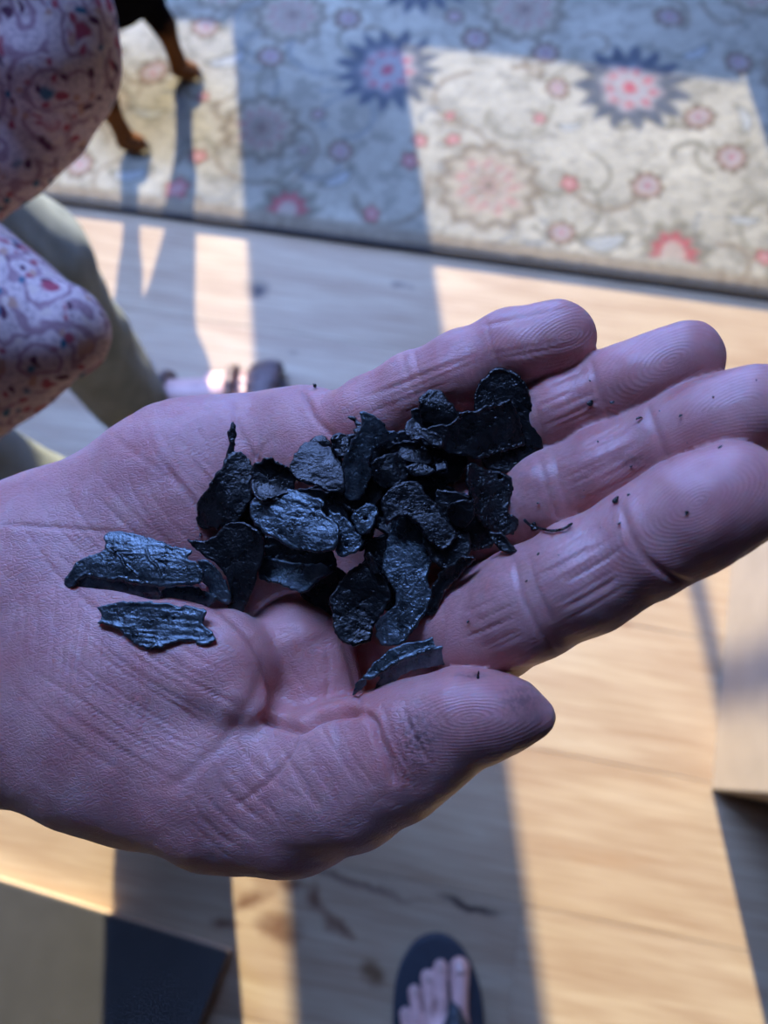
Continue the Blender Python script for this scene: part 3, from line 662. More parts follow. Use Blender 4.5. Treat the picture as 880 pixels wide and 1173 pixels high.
    # upper left of the pile
    fragment([L([(396,477),(403,475),(412,480),(420,488),(414,497),(405,493),(406,486)], 1.8, .4, .4, .3, 0)], 10, 'small black hook-shaped chip poking out by the little finger base')
    fragment([L([(354,509),(358,502),(366,498),(375,501),(380,510),(372,518),(360,517)], 2.4, 0, 0, -1.0, 0)], 40, 'small black rounded chip behind the upper striped fragment')
    fragment([L([(337,520),(342,511),(355,506),(368,509),(380,512),(390,526),(395,545),(394,566),(376,563),(355,554),(341,551),(333,538)], 2.0, .2, 1.7, -.8, .2)], 8, 'blocky fragment with a bright striped upper face', holes=[(344,528,-2.2)])
    fragment([L([(380,502),(388,494),(397,496),(404,508),(409,520),(400,528),(388,524),(381,513)], 2.8, 0, .4, -.5, .5)], 11, 'crumbly porous lump between the blocky and the twisted fragment', rough=2.6, holes=[(392,508,-2.2),(398,518,-2)])
    fragment([L([(412,474),(418,470),(427,474),(438,483),(446,491),(456,498),(448,506),(436,510),(428,515),(424,528),(424,545),(420,560),(412,572),(402,574),(395,566),(394,545),(392,528),(400,510),(406,496),(414,487)], 2.2, -.3, -1.2, -1.0, 1.3)], 9, 'twisted bone-like fragment with small round holes', 'char_pale', holes=[(430,481,-2.2),(423,488,-2.3),(430,500,-2.6),(412,511,-2.6),(420,476,-1.4)])
    fragment([L([(436,573),(441,565),(452,557),(467,551),(480,554),(490,566),(503,583),(514,598),(525,613),(518,622),(510,630),(497,625),(482,608),(466,592),(452,596),(442,600)], 1.9, .6, .9, -.9, .9)], 16, 'pointed slab slanting behind the long hooked piece')
    fragment([L([(403,592),(410,583),(424,578),(433,584),(431,600),(424,610),(412,612)], 1.6, .4, .3, -.3, .4)], 25, 'small pitted flake right of the pale oval plate', 'char_pale', holes=[(419,594,-2.6)])
    fragment([L([(418,632),(424,633),(430,643),(434,654),(429,657),(422,646)], 1.4, .6, -.4, 0, .9)], 28, 'thin glinting sliver above the two-lobed fragment')
    fragment([L([(450,597),(457,590),(464,588),(472,595),(482,608),(492,617),(497,626),(496,642),(491,658),(493,672),(496,683),(492,695),(484,708),(472,726),(458,737),(446,741),(436,738),(431,726),(432,712),(441,702),(451,694),(453,680),(446,665),(439,652),(440,638),(444,618)], 2.2, 1.2, 1.6, -.9, 1.4)], 17, 'long hooked fragment with a bulbous lower end in front of the pile', 'char_pale', holes=[(462,733,-2.4),(461,690,-1.6)], rough=.8, q=82)
    # left group
    fragment([L([(287,538),(296,529),(308,526),(322,530),(333,540),(338,553),(330,566),(314,572),(297,573),(287,560)], 1.8, .3, -.2, 2.0, .3)], 5, 'black curled cup-shaped fragment above the pale oval plate')
    fragment([L([(226,596),(227,578),(236,561),(248,541),(259,525),(270,519),(279,519),(285,526),(292,537),(288,555),(289,570),(280,585),(274,598),(258,602),(244,606),(231,604)], 2.2, .7, -.3, -1.6, .9), L([(257,530),(261,508),(262,490),(266,482),(270,486),(270,505),(267,526)], 1.1, 0, -.3, 0, 0, .7)], 4, 'leaf-shaped fragment with a thin upright spike at the upper left', holes=[(268,529,-1.8),(258,540,-1.4),(256,550,-1.2)])
    fragment([L([(298,636),(314,638),(334,644),(356,646),(374,646),(380,656),(364,668),(346,679),(322,671),(298,662)], 1.7, 1.6, .8, .9, .3)], 7, 'shiny curled strip under the pale oval plate', 'char_pale', rough=.7, holes=[(306,650,-1.7),(314,652,-1.7)])
    fragment([L([(287,592),(286,582),(290,573),(302,571),(315,571),(330,571),(352,577),(370,586),(386,598),(389,610),(385,628),(372,632),(355,632),(331,627),(312,617),(297,606)], 2.0, 1.9, .9, -.7, .3, .9),
              L([(311,567),(318,560),(330,559),(346,564),(360,569),(371,575),(373,582),(362,584),(340,575),(322,572)], 1.4, 1.0, .5, -.5, .35, .3),
              L([(376,582),(388,587),(397,594),(404,604),(411,611),(417,620),(412,630),(402,636),(393,640),(385,634),(386,612),(376,596)], 1.6, .4, .4, -.4, .8, 1.5)], 6, 'pale ridged oval plate with pinholes lying on top', 'char_pale', holes=[(327,581,-2.2),(338,588,-3.0),(302,592,-1.8),(352,594,-2.0),(397,624,-2.4)])
    fragment([L([(215,618),(226,619),(240,618),(250,610),(260,600),(270,597),(281,598),(293,606),(303,618),(303,632),(298,650),(292,672),(283,692),(272,714),(264,706),(260,690),(262,668),(250,648),(234,638),(222,628)], 1.5, .8, -.5, .8, 1.2)], 3, 'dull black fan-shaped fragment with a pointed lower tip', rough=.35)
    fragment([L([(112,696),(116,706),(110,714),(122,717),(134,722),(147,731),(160,742),(178,741),(202,737),(219,734),(226,738),(240,737),(248,733),(243,725),(232,716),(237,700),(220,694),(178,690),(134,690)], 1.8, 2.0, 1.2, .3, .2)], 2, 'ragged grey flake under the large split husk at the left', 'char_pale', holes=[(199,709,-2.4),(172,712,-1.4)], rough=1.2)
    fragment([L([(73,666),(78,656),(92,641),(110,634),(120,628),(120,614),(131,608),(149,611),(178,618),(199,626),(220,631),(214,640),(226,644),(233,656),(228,668),(196,671),(176,672),(150,668),(120,664),(98,660),(84,672),(76,672)], 2.0, 1.6, 1.6, -1.1, .15, 1.3),
              L([(76,666),(90,656),(120,657),(168,662),(184,680),(178,692),(149,695),(119,692),(95,681)], 1.7, 1.2, -1.8, -1.0, .1, .1),
              L([(186,676),(205,671),(228,674),(246,684),(240,694),(220,700),(198,699),(182,690)], 1.8, .3, -.5, -1.2, .2, .1),
              L([(226,642),(236,641),(249,650),(259,668),(265,684),(262,692),(250,688),(236,672),(228,656)], 1.5, .4, -.3, -.9, 1.0, .1)], 1, 'large split husk with a smooth pale top and cracked edge, at far left', 'char_pale', rough=.55, lift=0, holes=[(136,614,-2.2)], cracks=[[(128,630),(139,637),(143,646),(157,660)],[(131,632),(150,633)],[(168,628),(172,640),(181,648),(186,662)]], fine=.00021, q=75)
    fragment([L([(412,778),(424,764),(442,747),(462,739),(490,731),(512,726),(516,742),(488,749),(462,758),(442,768),(424,780)], 1.6, .5, .9, -.5, 1.4, 1.2),
              L([(404,797),(407,784),(420,772),(440,760),(470,750),(514,738),(530,756),(500,762),(470,769),(446,786),(430,801),(427,792),(436,776),(424,778),(414,790)], 1.7, .5, -2.2, -.4, 1.4, 0)], 20, 'arched fragment resting between the thumb and the index finger', 'char_pale', q=70, rough=.7)
    # loose thread and crumbs
    crumbs = [(677,461,3.4,2.6),(700,461,2,1.6),(733,479,3.5,1.3),(706,572,3.6,2.2),(720,567,1.5,1.2),(612,603,4.2,3.0),(601,596,2,1.2),(574,572,1.6,1.3),(617,576,1.4,1.2),(669,561,1.2,1),(685,505,1.2,1),(722,534,1.6,1),(757,470,1.3,1),(780,476,1.6,1.2),(788,507,1.2,1),(825,512,1.6,1.2),(868,434,1.4,1),(817,454,1.2,1),(787,586,1.8,1.5),(709,600,1.5,1.2),(690,603,1.3,1),(617,634,2.2,1.2),(604,665,1.3,1.2),(360,441,2.6,2.2),(536,712,1.8,1.3),(548,774,4.5,1.4),(675,436,1.5,1),(230,612,2.2,1.6),(345,470,1.0,.9),(640,635,1.2,1.0)]
    for i, (x, y, a, b_) in enumerate(crumbs):
        z0 = float(hm(x, y))
        if z0 < -.5: continue
        lab = 'tiny black char crumb ' + ('on the thumb side of the hand' if y > 700 else 'on the palm beside the pile' if x < 500 else 'near the base of the fingers, right of the pile' if x < 660 and y > 520 else 'on the index finger skin' if (y > 586 or (x > 780 and y > 500)) else 'on the middle finger skin' if y > 452 and not (x < 725 and y < 520) else 'on the ring finger skin')
        g_ = Grid((-.0016, -.0016, -.0012), (.0016, .0016, .0012), .00022); v = g_.new(); an = rl.random()*3
        e = np.array([math.cos(an), math.sin(an), 0])*(a-b_+.6)*S
        g_.cone(v, -e, e, b_*S*1.2, b_*S*.8, .0002, .7); V, Q = g_.mesh(v)
        V = V+(fbm(V, 1500, i, 2)*.00018)[:, None]; c0 = cp(x, y, -z0-.0002)
        Wd = cam2world(V+c0); o0 = Wd.mean(0); N2 = vnormals(Wd, Q)
        if (N2*(Wd-o0)).sum() < 0: Q = Q[:, ::-1]
        o = link('char_crumb', npmesh('char_crumb', Wd-o0, Q), M['char']); o.location = o0
        tag(o, lab, 'crumb', 'char crumbs scattered on the fingers and palm')
    # curled thread
    pts = [cam2world(cp(x, y, -float(hm(x, y))-.0003)[None])[0] for x, y in smooth_poly([(601,596),(608,602),(618,605),(632,608),(645,606),(655,600)], 3)]
    lo = np.min(pts, 0)-.002; hi = np.max(pts, 0)+.002; g_ = Grid(lo, hi, .00018); v = g_.new()
    for a, b_ in zip(pts[:-1], pts[1:]): g_.cone(v, a, b_, .00032, .00026, .0001)
    V, Q = g_.mesh(v); N2 = vnormals(V, Q); o0 = V.mean(0)
    if (N2*(V-o0)).sum() < 0: Q = Q[:, ::-1]
    o = link('charred_thread', npmesh('charred_thread', V-o0, Q), M['char']); o.location = o0; tag(o, 'fine curled black thread lying at the middle finger base', 'thread')
build_fragments()

# ------------------------------------------------------------------ the person holding out the hand
def world_grid_mesh(prims, lo, hi, h, k=.02):
    g = Grid(lo, hi, h); v = np.full(tuple(g.n), 0.3, np.float32)
    for p in prims:
        a, b, ra, rb = p[:4]; kk = p[4] if len(p) > 4 else k; flat = p[5] if len(p) > 5 else None
        g.cone(v, a, b, ra, rb, kk, 1.0, flat)
    V, Q = g.mesh(v); N = vnormals(V, Q)
    if (N*(V-V.mean(0))).sum() < 0: Q = Q[:, ::-1]; N = -N
    return V, Q, N
def chain(pts, **kw):
    return [(np.array(a[:3]), np.array(b[:3]), a[3], b[3]) + (() if not kw else (kw['k'],)) for a, b in zip(pts[:-1], pts[1:])]
def dpt(px, py, r, d): p = atd(px, py, d); return (p[0], p[1], p[2], r*d/F)

def build_person():
    root = empty('person', (-.42, .42, 0))
    tag(root, 'person in a paisley shirt and pale trousers holding out an open right hand', 'person')
    Whand = cam2world(HV)
    wr = dpt(-330, 780, 150, .215); el = (-.36, -.02, 1.02, .045)
    body = chain([wr, el, (-.56, .17, 1.33, .055)]) + chain([(-.56, .17, 1.33, .055), (-.58, .40, 1.35, .07), (-.56, .62, 1.33, .055)])
    body += chain([(-.58, .40, 1.33, .10), (-.51, .40, 1.10, .11), (-.43, .40, .88, .12)])
    hx = -.15
    body += chain([(-.58, .40, 1.35, .058), (-.57, .40, 1.46, .055)]) + chain([(-.41+hx, .40, 1.55, .078), (-.42+hx, .40, 1.62, .088)])
    body += chain([(-.345+hx, .40, 1.505, .035), (-.36+hx, .40, 1.54, .04)])               # jaw
    body += [(np.array((-.325+hx, .40, 1.575)), np.array((-.312+hx, .40, 1.55)), .009, .013, .012)]   # nose
    body += [(np.array((-.333+hx, .385, 1.512)), np.array((-.333+hx, .415, 1.512)), .009, .009, .006)]
    for s in (-1, 1): body += [(np.array((-.415+hx, .40+s*.088, 1.59)), np.array((-.42+hx, .40+s*.09, 1.555)), .018, .012, .006)]
    # left arm: elbow under the upper shirt lobe, hand near the hip
    body += chain([(-.56, .62, 1.33, .055), (-.40, .56, 1.05, .042), (-.47, .62, .84, .03), (-.48, .63, .76, .035)])
    for i in range(4): body += [(np.array((-.49+i*.018, .63, .74)), np.array((-.49+i*.02, .63, .67-(i % 2)*.008)), .010, .008, .004)]
    V, Q, N = world_grid_mesh(body, (-.78, -.15, .62), (-.24, .80, 1.74), .007)
    Vall = np.concatenate([Whand, V]); Qall = np.concatenate([HQ, Q+len(Whand)])
    o0 = np.array(root.location)
    me = npmesh('body', Vall-o0, Qall)
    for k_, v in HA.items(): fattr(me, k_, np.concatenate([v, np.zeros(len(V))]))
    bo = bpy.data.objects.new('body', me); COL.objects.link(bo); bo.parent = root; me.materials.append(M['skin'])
    # feet
    def part(name, VQ, m):
        V, Q = VQ[:2]; o = bpy.data.objects.new(name, npmesh(name, V-o0, Q)); COL.objects.link(o); o.parent = root; o.data.materials.append(M[m]); return o
    # shirt: torso, two sleeves, open hem falling in folds
    sh = [(np.array((-.57, .24, 1.32)), np.array((-.57, .56, 1.32)), .095, .095)]
    sh += chain([(-.57, .40, 1.29, .14), (-.49, .40, 1.0, .155), (-.44, .38, .82, .16)])
    sh += chain([(-.44, .26, 1.02, .09), (-.44, .28, .84, .11)]) + chain([(-.44, .52, 1.02, .09), (-.44, .5, .80, .10)])
    sh += chain([(-.56, .16, 1.32, .075), (-.38, -.02, 1.04, .07), (-.325, -.035, 1.0, .06)])
    a, b_ = dpt(-205, 365, 262, .44), dpt(74, 380, 54, .41)
    sh += [(np.array(a[:3]), np.array(b_[:3]), a[3], b_[3], .006)]
    q = [dpt(42, 12, 76, .43), dpt(40, 62, 84, .44), dpt(22, 126, 74, .46), dpt(2, 168, 58, .46), dpt(-60, 200, 70, .46)]
    sh += chain([(-.56, .60, 1.32, .075), q[0]], k=.015) + chain(q, k=.01)
    V, Q, N = world_grid_mesh(sh, (-.80, -.16, .60), (-.04, .80, 1.46), .005, .015)
    V = V+N*(fbm(V, 16, 5, 3)*.004)[:, None]
    part('shirt', (V, Q), 'shirt')
    part('shirt_collar', world_grid_mesh([(np.array((-.575+.06*math.cos(t), .40+.06*math.sin(t), 1.41)), np.array((-.575+.06*math.cos(t+.35), .40+.06*math.sin(t+.35), 1.41)), .014, .014, .004) for t in np.arange(0, 6.2, .35)], (-.68, .30, 1.37), (-.47, .50, 1.45), .005), 'shirt')
    # trousers
    tr = chain([(-.45, .33, .86, .12), (-.45, .47, .86, .12)])
    tr += chain([(-.44, .50, .80, .098), (-.355, .545, .47, .072), (-.362, .57, .30, .058), (-.37, .58, .10, .058)])
    tr += chain([(-.44, .30, .80, .098), (-.325, .24, .47, .070), (-.315, .16, .30, .062), (-.32, .105, .10, .062)])
    V, Q, N = world_grid_mesh(tr, (-.66, .0, .04), (-.18, .76, 1.0), .006, .02)
    V = V+N*(fbm(V*[1, 1, .5], 18, 8, 3)*.005)[:, None]
    part('trousers', (V, Q), 'trousers')
    # hair cap
    ha = chain([(-.595, .40, 1.59, .088), (-.585, .40, 1.645, .088)]) + chain([(-.63, .40, 1.59, .07), (-.64, .40, 1.51, .055)])
    part('hair', world_grid_mesh(ha, (-.77, .27, 1.41), (-.46, .53, 1.77), .006, .02), 'hair')
    for s in (-1, 1):
        for nm, x, r, m in (('eye', -.488, .011, 'card'), ):
            part(nm, world_grid_mesh([(np.array((x, .40+s*.030, 1.582)), np.array((x, .40+s*.032, 1.582)), r, r, 0)], (x-.02, .35, 1.56), (x+.02, .45, 1.60), .003), m)
    # feet in sandals, toes to the right
    for (fy, tipx) in ((.60, -.135), (.10, -.12)):
        x0 = -.375 if fy > .4 else -.325
        ft = [(np.array((x0, fy, .16)), np.array((x0+.01, fy, .07)), .034, .036), (np.array((x0-.02, fy, .05)), np.array((x0+.13, fy-.005, .045)), .034, .030)]
        for i, oy in enumerate((-.030, -.013, .002, .017, .030)):
            sgn = 1 if fy > .4 else -1
            ft += [(np.array((x0+.12, fy+sgn*oy, .035)), np.array((tipx-.035-i*.009, fy+sgn*oy*1.15, .032)), .014, .012-.001*i, .004)]
        part('foot', world_grid_mesh(ft, (x0-.08, fy-.07, .0), (tipx+.02, fy+.07, .18), .003, .012), 'foot_skin')
        g = Grid((x0-.08, fy-.07, 0.0), (tipx+.03, fy+.07, .13), .003); v = np.full(tuple(g.n), .3, np.float32)
        g.cone(v, (x0-.02, fy, .013), (tipx-.045, fy, .013), .038, .050, .01, .26)
        V, Q = g.mesh(v)
        N = vnormals(V, Q); Q = Q if (N*(V-V.mean(0))).sum() > 0 else Q[:, ::-1]
        so_ = part('sandal', (V, Q), 'shoe')
        for xs, hgt, rr in ((tipx-.035, .052, .022), (x0+.155, .076, .014), (x0+.05, .095, .012)):
            st = []
            for t in np.linspace(0, math.pi*.999, 9)[:-1]:
                a1 = (xs+.006*math.cos(t), fy+.048*math.cos(t), .016+hgt*math.sin(t)*.75); t2 = t+math.pi/8
                st.append((np.array(a1), np.array((xs+.006*math.cos(t2), fy+.048*math.cos(t2), .016+hgt*math.sin(t2)*.75)), rr*.55, rr*.55, .004, (2.2, 1, 1) if rr > .02 else None))
            V, Q, N = world_grid_mesh(st, (x0-.08, fy-.08, 0), (tipx+.03, fy+.08, .13), .003, .004)
            s_ = bpy.data.objects.new('strap', npmesh('strap', V-o0, Q)); COL.objects.link(s_); s_.parent = so_; s_.data.materials.append(M['shoe'])
    # thumbnail: thin shell under the thumb tip
    V, Q, N = world_grid_mesh([(cam2world(cp(598, 828, .1615)[None])[0], cam2world(cp(612, 822, .1600)[None])[0], .0042, .0032, 0)], cam2world(cp(600, 830, .163)[None])[0]-.014, cam2world(cp(600, 830, .163)[None])[0]+.014, .0005)
    part('thumbnail', (V, Q), 'nail')
build_person()

# ------------------------------------------------------------------ photographer's foot
def build_foot():
    root = empty('person', (.0, -.36, 0)); tag(root, 'standing person seen only by bare left toes in a dark flip-flop', 'person')
    o0 = np.array(root.location)
    def part(name, VQ, m, par=root):
        V, Q = VQ[:2]; o = bpy.data.objects.new(name, npmesh(name, V-o0, Q)); COL.objects.link(o); o.parent = par; o.data.materials.append(M[m]); return o
    z = .036
    T = [((.022, -.30), (.031, -.243), .0135), ((.002, -.30), (.007, -.240), .0098), ((-.014, -.305), (-.011, -.249), .0093), ((-.028, -.315), (-.029, -.264), .0088), ((-.040, -.33), (-.043, -.287), .0085)]
    pr_ = []
    for i, (a, b, r) in enumerate(T):
        pr_ += [(np.array((a[0], a[1], z+.004)), np.array(((a[0]+b[0])/2, (a[1]+b[1])/2, z+.006)), r*.90, r*.78, .001), (np.array(((a[0]+b[0])/2, (a[1]+b[1])/2, z+.006)), np.array((b[0], b[1], z)), r*.78, r*.94, .001)]
    pr_ += [(np.array((.016, -.32, z+.004)), np.array((-.028, -.335, z)), .019, .016, .012), (np.array((.006, -.33, z+.008)), np.array((.0, -.43, .065)), .030, .034, .015), (np.array((-.022, -.34, z)), np.array((-.012, -.44, .05)), .020, .026, .015),
            (np.array((.0, -.43, .065)), np.array((0, -.47, .06)), .034, .036, .02), (np.array((.0, -.46, .09)), np.array((.0, -.47, .30)), .034, .050, .02), (np.array((.0, -.47, .30)), np.array((.0, -.45, .50)), .052, .056, .02), (np.array((.0, -.45, .5)), np.array((.02, -.50, .88)), .060, .085, .02)]
    part('body', world_grid_mesh(pr_, (-.12, -.64, 0), (.12, -.2, .98), .0032, .01), 'foot_skin')
    part('shorts', world_grid_mesh([(np.array((.0, -.46, .62)), np.array((.02, -.50, .92)), .088, .115, .02), (np.array((.02, -.50, .92)), np.array((.14, -.50, .92)), .115, .115, .02)], (-.15, -.68, .55), (.32, -.32, 1.08), .007), 'shorts')
    for (a, b, r) in T:
        part('toenail', world_grid_mesh([(np.array((b[0], b[1]-.001, z+r*.62)), np.array((b[0], b[1]+.005, z+r*.50)), r*.55, r*.5, 0)], (b[0]-.02, b[1]-.02, z-.01), (b[0]+.02, b[1]+.02, z+.03), .0012), 'nail')
    # sole by outline
    out = [(-.005, -.206), (-.022, -.212), (-.040, -.230), (-.053, -.256), (-.060, -.29), (-.062, -.33), (-.050, -.40), (-.042, -.47), (-.030, -.505), (0, -.515), (.030, -.505), (.040, -.47), (.044, -.40), (.052, -.33), (.055, -.28), (.048, -.245), (.034, -.220), (.014, -.207)]
    g = Grid((-.08, -.54, -.004), (.08, -.19, .036), .0022); X, Y = np.meshgrid(g.ax[0].astype(float), g.ax[1].astype(float), indexing='ij')
    d2 = poly_sdf(X, Y, [tuple(v) for v in smooth_poly(out+[out[0]], 3)][:-1])
    dz = np.abs(g.ax[2][None, None, :]-.0115)-.0105; q = np.sqrt(np.clip(d2[:, :, None]+.003, 0, 9)**2+np.clip(dz+.003, 0, 9)**2)-.003+np.minimum(np.maximum(d2[:, :, None]+.003, dz+.003), 0)
    V, Q = g.mesh(q.astype(np.float32)); N = vnormals(V, Q); Q = Q if (N*(V-V.mean(0))).sum() > 0 else Q[:, ::-1]
    ff = part('flip_flop', (V, Q), 'navy')
    st = []
    for sx in (-1, 1):
        P_ = [(.018, -.268, .030, .0042), (.018, -.285, .048, .0055), (.016+sx*.018, -.315, .066, .0085), (.010+sx*.040, -.36, .060, .009), (.002+sx*.046, -.41, .022, .007)]
        st += [(np.array(a[:3]), np.array(b[:3]), a[3], b[3], .005) for a, b in zip(P_[:-1], P_[1:])]
    st += [(np.array((.017, -.30, .060)), np.array((.012, -.33, .072)), .010, .018, .006)]
    part('strap', world_grid_mesh(st, (-.08, -.46, 0), (.09, -.24, .1), .0022), 'strap', ff)
build_foot()

# ------------------------------------------------------------------ dog
def build_dog():
    root = empty('dog', (-.42, 1.28, 0.012)); tag(root, 'black dog with tan legs standing on the patterned rug', 'dog'); o0 = np.array(root.location)
    zr = .012
    f = np.array([.84, -.54]); s = np.array([.54, .84]); c0 = np.array([-.345, 1.235])
    def w(a, b, z): p = c0+f*a+s*b; return np.array((p[0], p[1], z))
    P1, P2_ = atz(212, 88, zr)[:2], atz(151, 170, zr)[:2]
    def leg(p, b):
        e = c0+s*b; k1 = p*.75+e*.25
        A = np.array((p[0]+.018, p[1]-.008, zr+.018)); B = np.array((p[0]-.004, p[1], zr+.045)); Cc = np.array((p[0]-.008, p[1]+.002, zr+.11)); D = w(-.03, b, .23)
        return [(A, np.array((p[0]-.004, p[1], zr+.021)), .015, .018, .006), (np.array((p[0]-.004, p[1], zr+.022)), B, .016, .0145, .006), (B, Cc, .0145, .019, .008), (Cc, D, .020, .044, .015)]
    pr_ = leg(np.array(P1), .075)+leg(np.array(P2_), -.075)
    for b in (-.07, .07):   # hind legs with hock
        pr_ += [(w(-.36, b, .016+zr), w(-.385, b, .018+zr), .012, .014, .006), (w(-.385, b, .018+zr), w(-.41, b, .11+zr), .010, .012, .006), (w(-.41, b, .11+zr), w(-.34, b, .19), .013, .024, .01), (w(-.34, b, .19), w(-.38, b*.8, .29), .028, .055, .02)]
    pr_ += [(w(.0, 0, .295), w(-.16, 0, .31), .092, .084, .03), (w(-.16, 0, .32), w(-.38, 0, .335), .078, .060, .03), (w(.01, 0, .33), w(.10, .02, .44), .062, .045, .03)]
    pr_ += [(w(.11, .02, .47), w(.14, .02, .475), .048, .044, .015), (w(.15, .02, .465), w(.22, .025, .45), .030, .018, .012)]
    for b in (-.02, .06): pr_ += [(w(.10, b, .50), w(.08, b*1.4-.01, .545), .020, .006, .008)]
    pr_ += [(w(-.42, 0, .35), w(-.50, .02, .42), .018, .010, .015), (w(-.50, .02, .42), w(-.53, .04, .50), .010, .006, .01)]
    V, Q, N = world_grid_mesh(pr_, (-.95, .95, 0), (-.02, 1.75, .62), .0042, .02)
    cl = np.tile(np.array([.006, .005, .005]), (len(V), 1)); t = np.clip((.135+fbm(V, 30, 3, 2)*.02-V[:, 2])/.04, 0, 1)[:, None]
    cl = cl*(1-t)+np.array([.17, .068, .026])*t
    me = npmesh('body', V-o0, Q); cattr(me, 'coat', cl); me.materials.append(M['dog'])
    o = bpy.data.objects.new('body', me); COL.objects.link(o); o.parent = root
    def part(name, prm, lo, hi, h, m):
        V, Q, N = world_grid_mesh(prm, lo, hi, h); o = bpy.data.objects.new(name, npmesh(name, V-o0, Q)); COL.objects.link(o); o.parent = root; o.data.materials.append(M[m])
    for b in (-.005, .045):
        p = w(.165, b, .49); part('eye', [(p, p+np.array((0.001, 0, 0)), .008, .008, 0)], p-.02, p+.02, .002, 'claw')
    p = w(.238, .026, .455); part('nose', [(p, p+np.array((.002, 0, 0)), .010, .010, 0)], p-.02, p+.02, .002, 'claw')
    for pp in (P1, P2_):
        for i in range(3):
            a = np.array((pp[0]+.030, pp[1]-.018+i*.009, zr+.008)); part('claw', [(a, a+np.array((.006, -.003, -.003)), .003, .0015, 0)], a-.012, a+.016, .0012, 'claw')
build_dog()

# ------------------------------------------------------------------ rug
def build_rug():
    e = atz(475, 285, .0)[:2]; V0 = e@E2; U0, U1 = -1.6, 1.75; Dp = min(DW-.05-V0, 1.38); h = .0035
    nu, nv = int((U1-U0)/h), int(Dp/h)
    u = U0+h*np.arange(nu+1); v = V0+h*np.arange(nv+1); U, Vv = np.meshgrid(u, v, indexing='ij')
    P = np.stack([U.ravel(), Vv.ravel(), np.zeros(U.size)], 1)
    wob = .006; Uw = U+fbm(P, 14, 3, 2).reshape(U.shape)*wob; Vw = Vv+fbm(P, 14, 8, 2).reshape(U.shape)*wob
    cream = np.array([.43, .385, .28]); tan = np.array([.22, .165, .105]); olive = np.array([.17, .15, .10]); slate = np.array([.10, .125, .165]); red = np.array([.44, .06, .08]); pink = np.array([.50, .30, .25]); grey = np.array([.34, .34, .30]); dark = np.array([.05, .04, .04])
    Cc = np.tile(cream, (nu+1, nv+1, 1))
    big = fbm(P, 7, 30, 3).reshape(U.shape)[..., None]; Cc = Cc*(1+.16*big); mid = fbm(P, 38, 31, 2).reshape(U.shape); Cc = Cc*(1-.22*np.clip(mid*2.2-.25, 0, 1))[..., None]
    def put(mask, col, a=1.0):
        nonlocal Cc
        m = (np.clip(mask, 0, 1)*a)[..., None]; Cc = Cc*(1-m)+col*m
    def win(cu, cv, R):
        i0, i1 = np.searchsorted(u, [cu-R, cu+R]); j0, j1 = np.searchsorted(v, [cv-R, cv+R]); return slice(i0, i1), slice(j0, j1)
    def lput(w_, mask, col, a=1.0):
        m = (np.clip(mask, 0, 1)*a)[..., None]; Cc[w_] = Cc[w_]*(1-m)+col*m
    def flower(cu, cv, R, kind=0, rot=0.0):
        w_ = win(cu, cv, R*1.35); X = Uw[w_]-cu; Y = Vw[w_]-cv
        if X.size == 0: return
        r = np.hypot(X, Y)/R; t = np.arctan2(Y, X)+rot; s = lambda x: 1/(1+np.exp(-x*24))
        if kind == 0:      # spiky blue palmette
            lput(w_, s(1.02+.17*np.cos(15*t)-r), slate*.65, .85); lput(w_, s(.60+.05*np.cos(8*t)-r), grey*1.1, .9)
            lput(w_, s(.52+.04*np.cos(8*t)-r)*s(r-.32)*(.35+.65*(np.cos(9*t) > -.1)), red, .85); lput(w_, s(.34+.05*np.cos(6*t)-r), grey); lput(w_, s(.13-r), red)
        elif kind == 1:    # tan scalloped medallion
            lput(w_, s(1.0+.08*np.cos(12*t)-r), tan*.85, .95); lput(w_, s(.84+.07*np.cos(12*t)-r), np.array([.46, .40, .28]), .8); lput(w_, s(.58+.08*np.cos(9*t)-r)*(.3+.7*(np.cos(11*t) > -.2)), red*.9+.05, .7); lput(w_, s(.46+.08*np.cos(9*t)-r), cream*.9, .9); lput(w_, s(.28+.05*np.cos(7*t)-r), tan*1.2, .8); lput(w_, s(.2-r), pink, .7); lput(w_, s(.1-r), olive)
        elif kind == 2:    # small rosette
            lput(w_, s(1.0+.10*np.cos(8*t)-r), tan*.8, .9); lput(w_, s(.72-r), pink, .55); lput(w_, s(.45+.08*np.cos(6*t)-r), grey); lput(w_, s(.2-r), red, .7)
        elif kind == 3:    # red bud
            lput(w_, s(1.15+.12*np.cos(5*t)-r), tan, .6); lput(w_, s(.75+.15*np.cos(5*t)-r), red, .7); lput(w_, s(.5-r), pink, .8)
        elif kind == 4:    # half palmette
            lput(w_, s(1.0+.12*np.cos(10*t)-r)*s(Y/R+.25), olive, .7); lput(w_, s(.62+.08*np.cos(10*t)-r)*s(Y/R+.2), red, .8); lput(w_, s(.36-r), cream, .8)
        elif kind == 5:    # leaf
            xr = X*math.cos(rot)+Y*math.sin(rot); yr = -X*math.sin(rot)+Y*math.cos(rot)
            q = np.hypot(xr/R, (yr-.35*xr*xr/R)/(.34*R)); lput(w_, s(1-q), olive, .75); lput(w_, s(.72-q), grey*1.3, .7)
    def vine(pts, wd, col, a=.7):
        pts = smooth_poly(pts, 6); xs = np.array(pts); i0, i1 = np.searchsorted(u, [xs[:, 0].min()-.03, xs[:, 0].max()+.03]); j0, j1 = np.searchsorted(v, [xs[:, 1].min()-.03, xs[:, 1].max()+.03])
        if i1 <= i0 or j1 <= j0: return
        w_ = (slice(i0, i1), slice(j0, j1)); Q2 = np.stack([Uw[w_].ravel(), Vw[w_].ravel()], 1); D, _ = polydist(Q2, pts); D = D.reshape(Uw[w_].shape)
        lput(w_, 1-D/wd, col, a)
    def uv(px, py): p = atz(px, py, .012)[:2]; return p@E1, p@E2
    rr = random.Random(5)
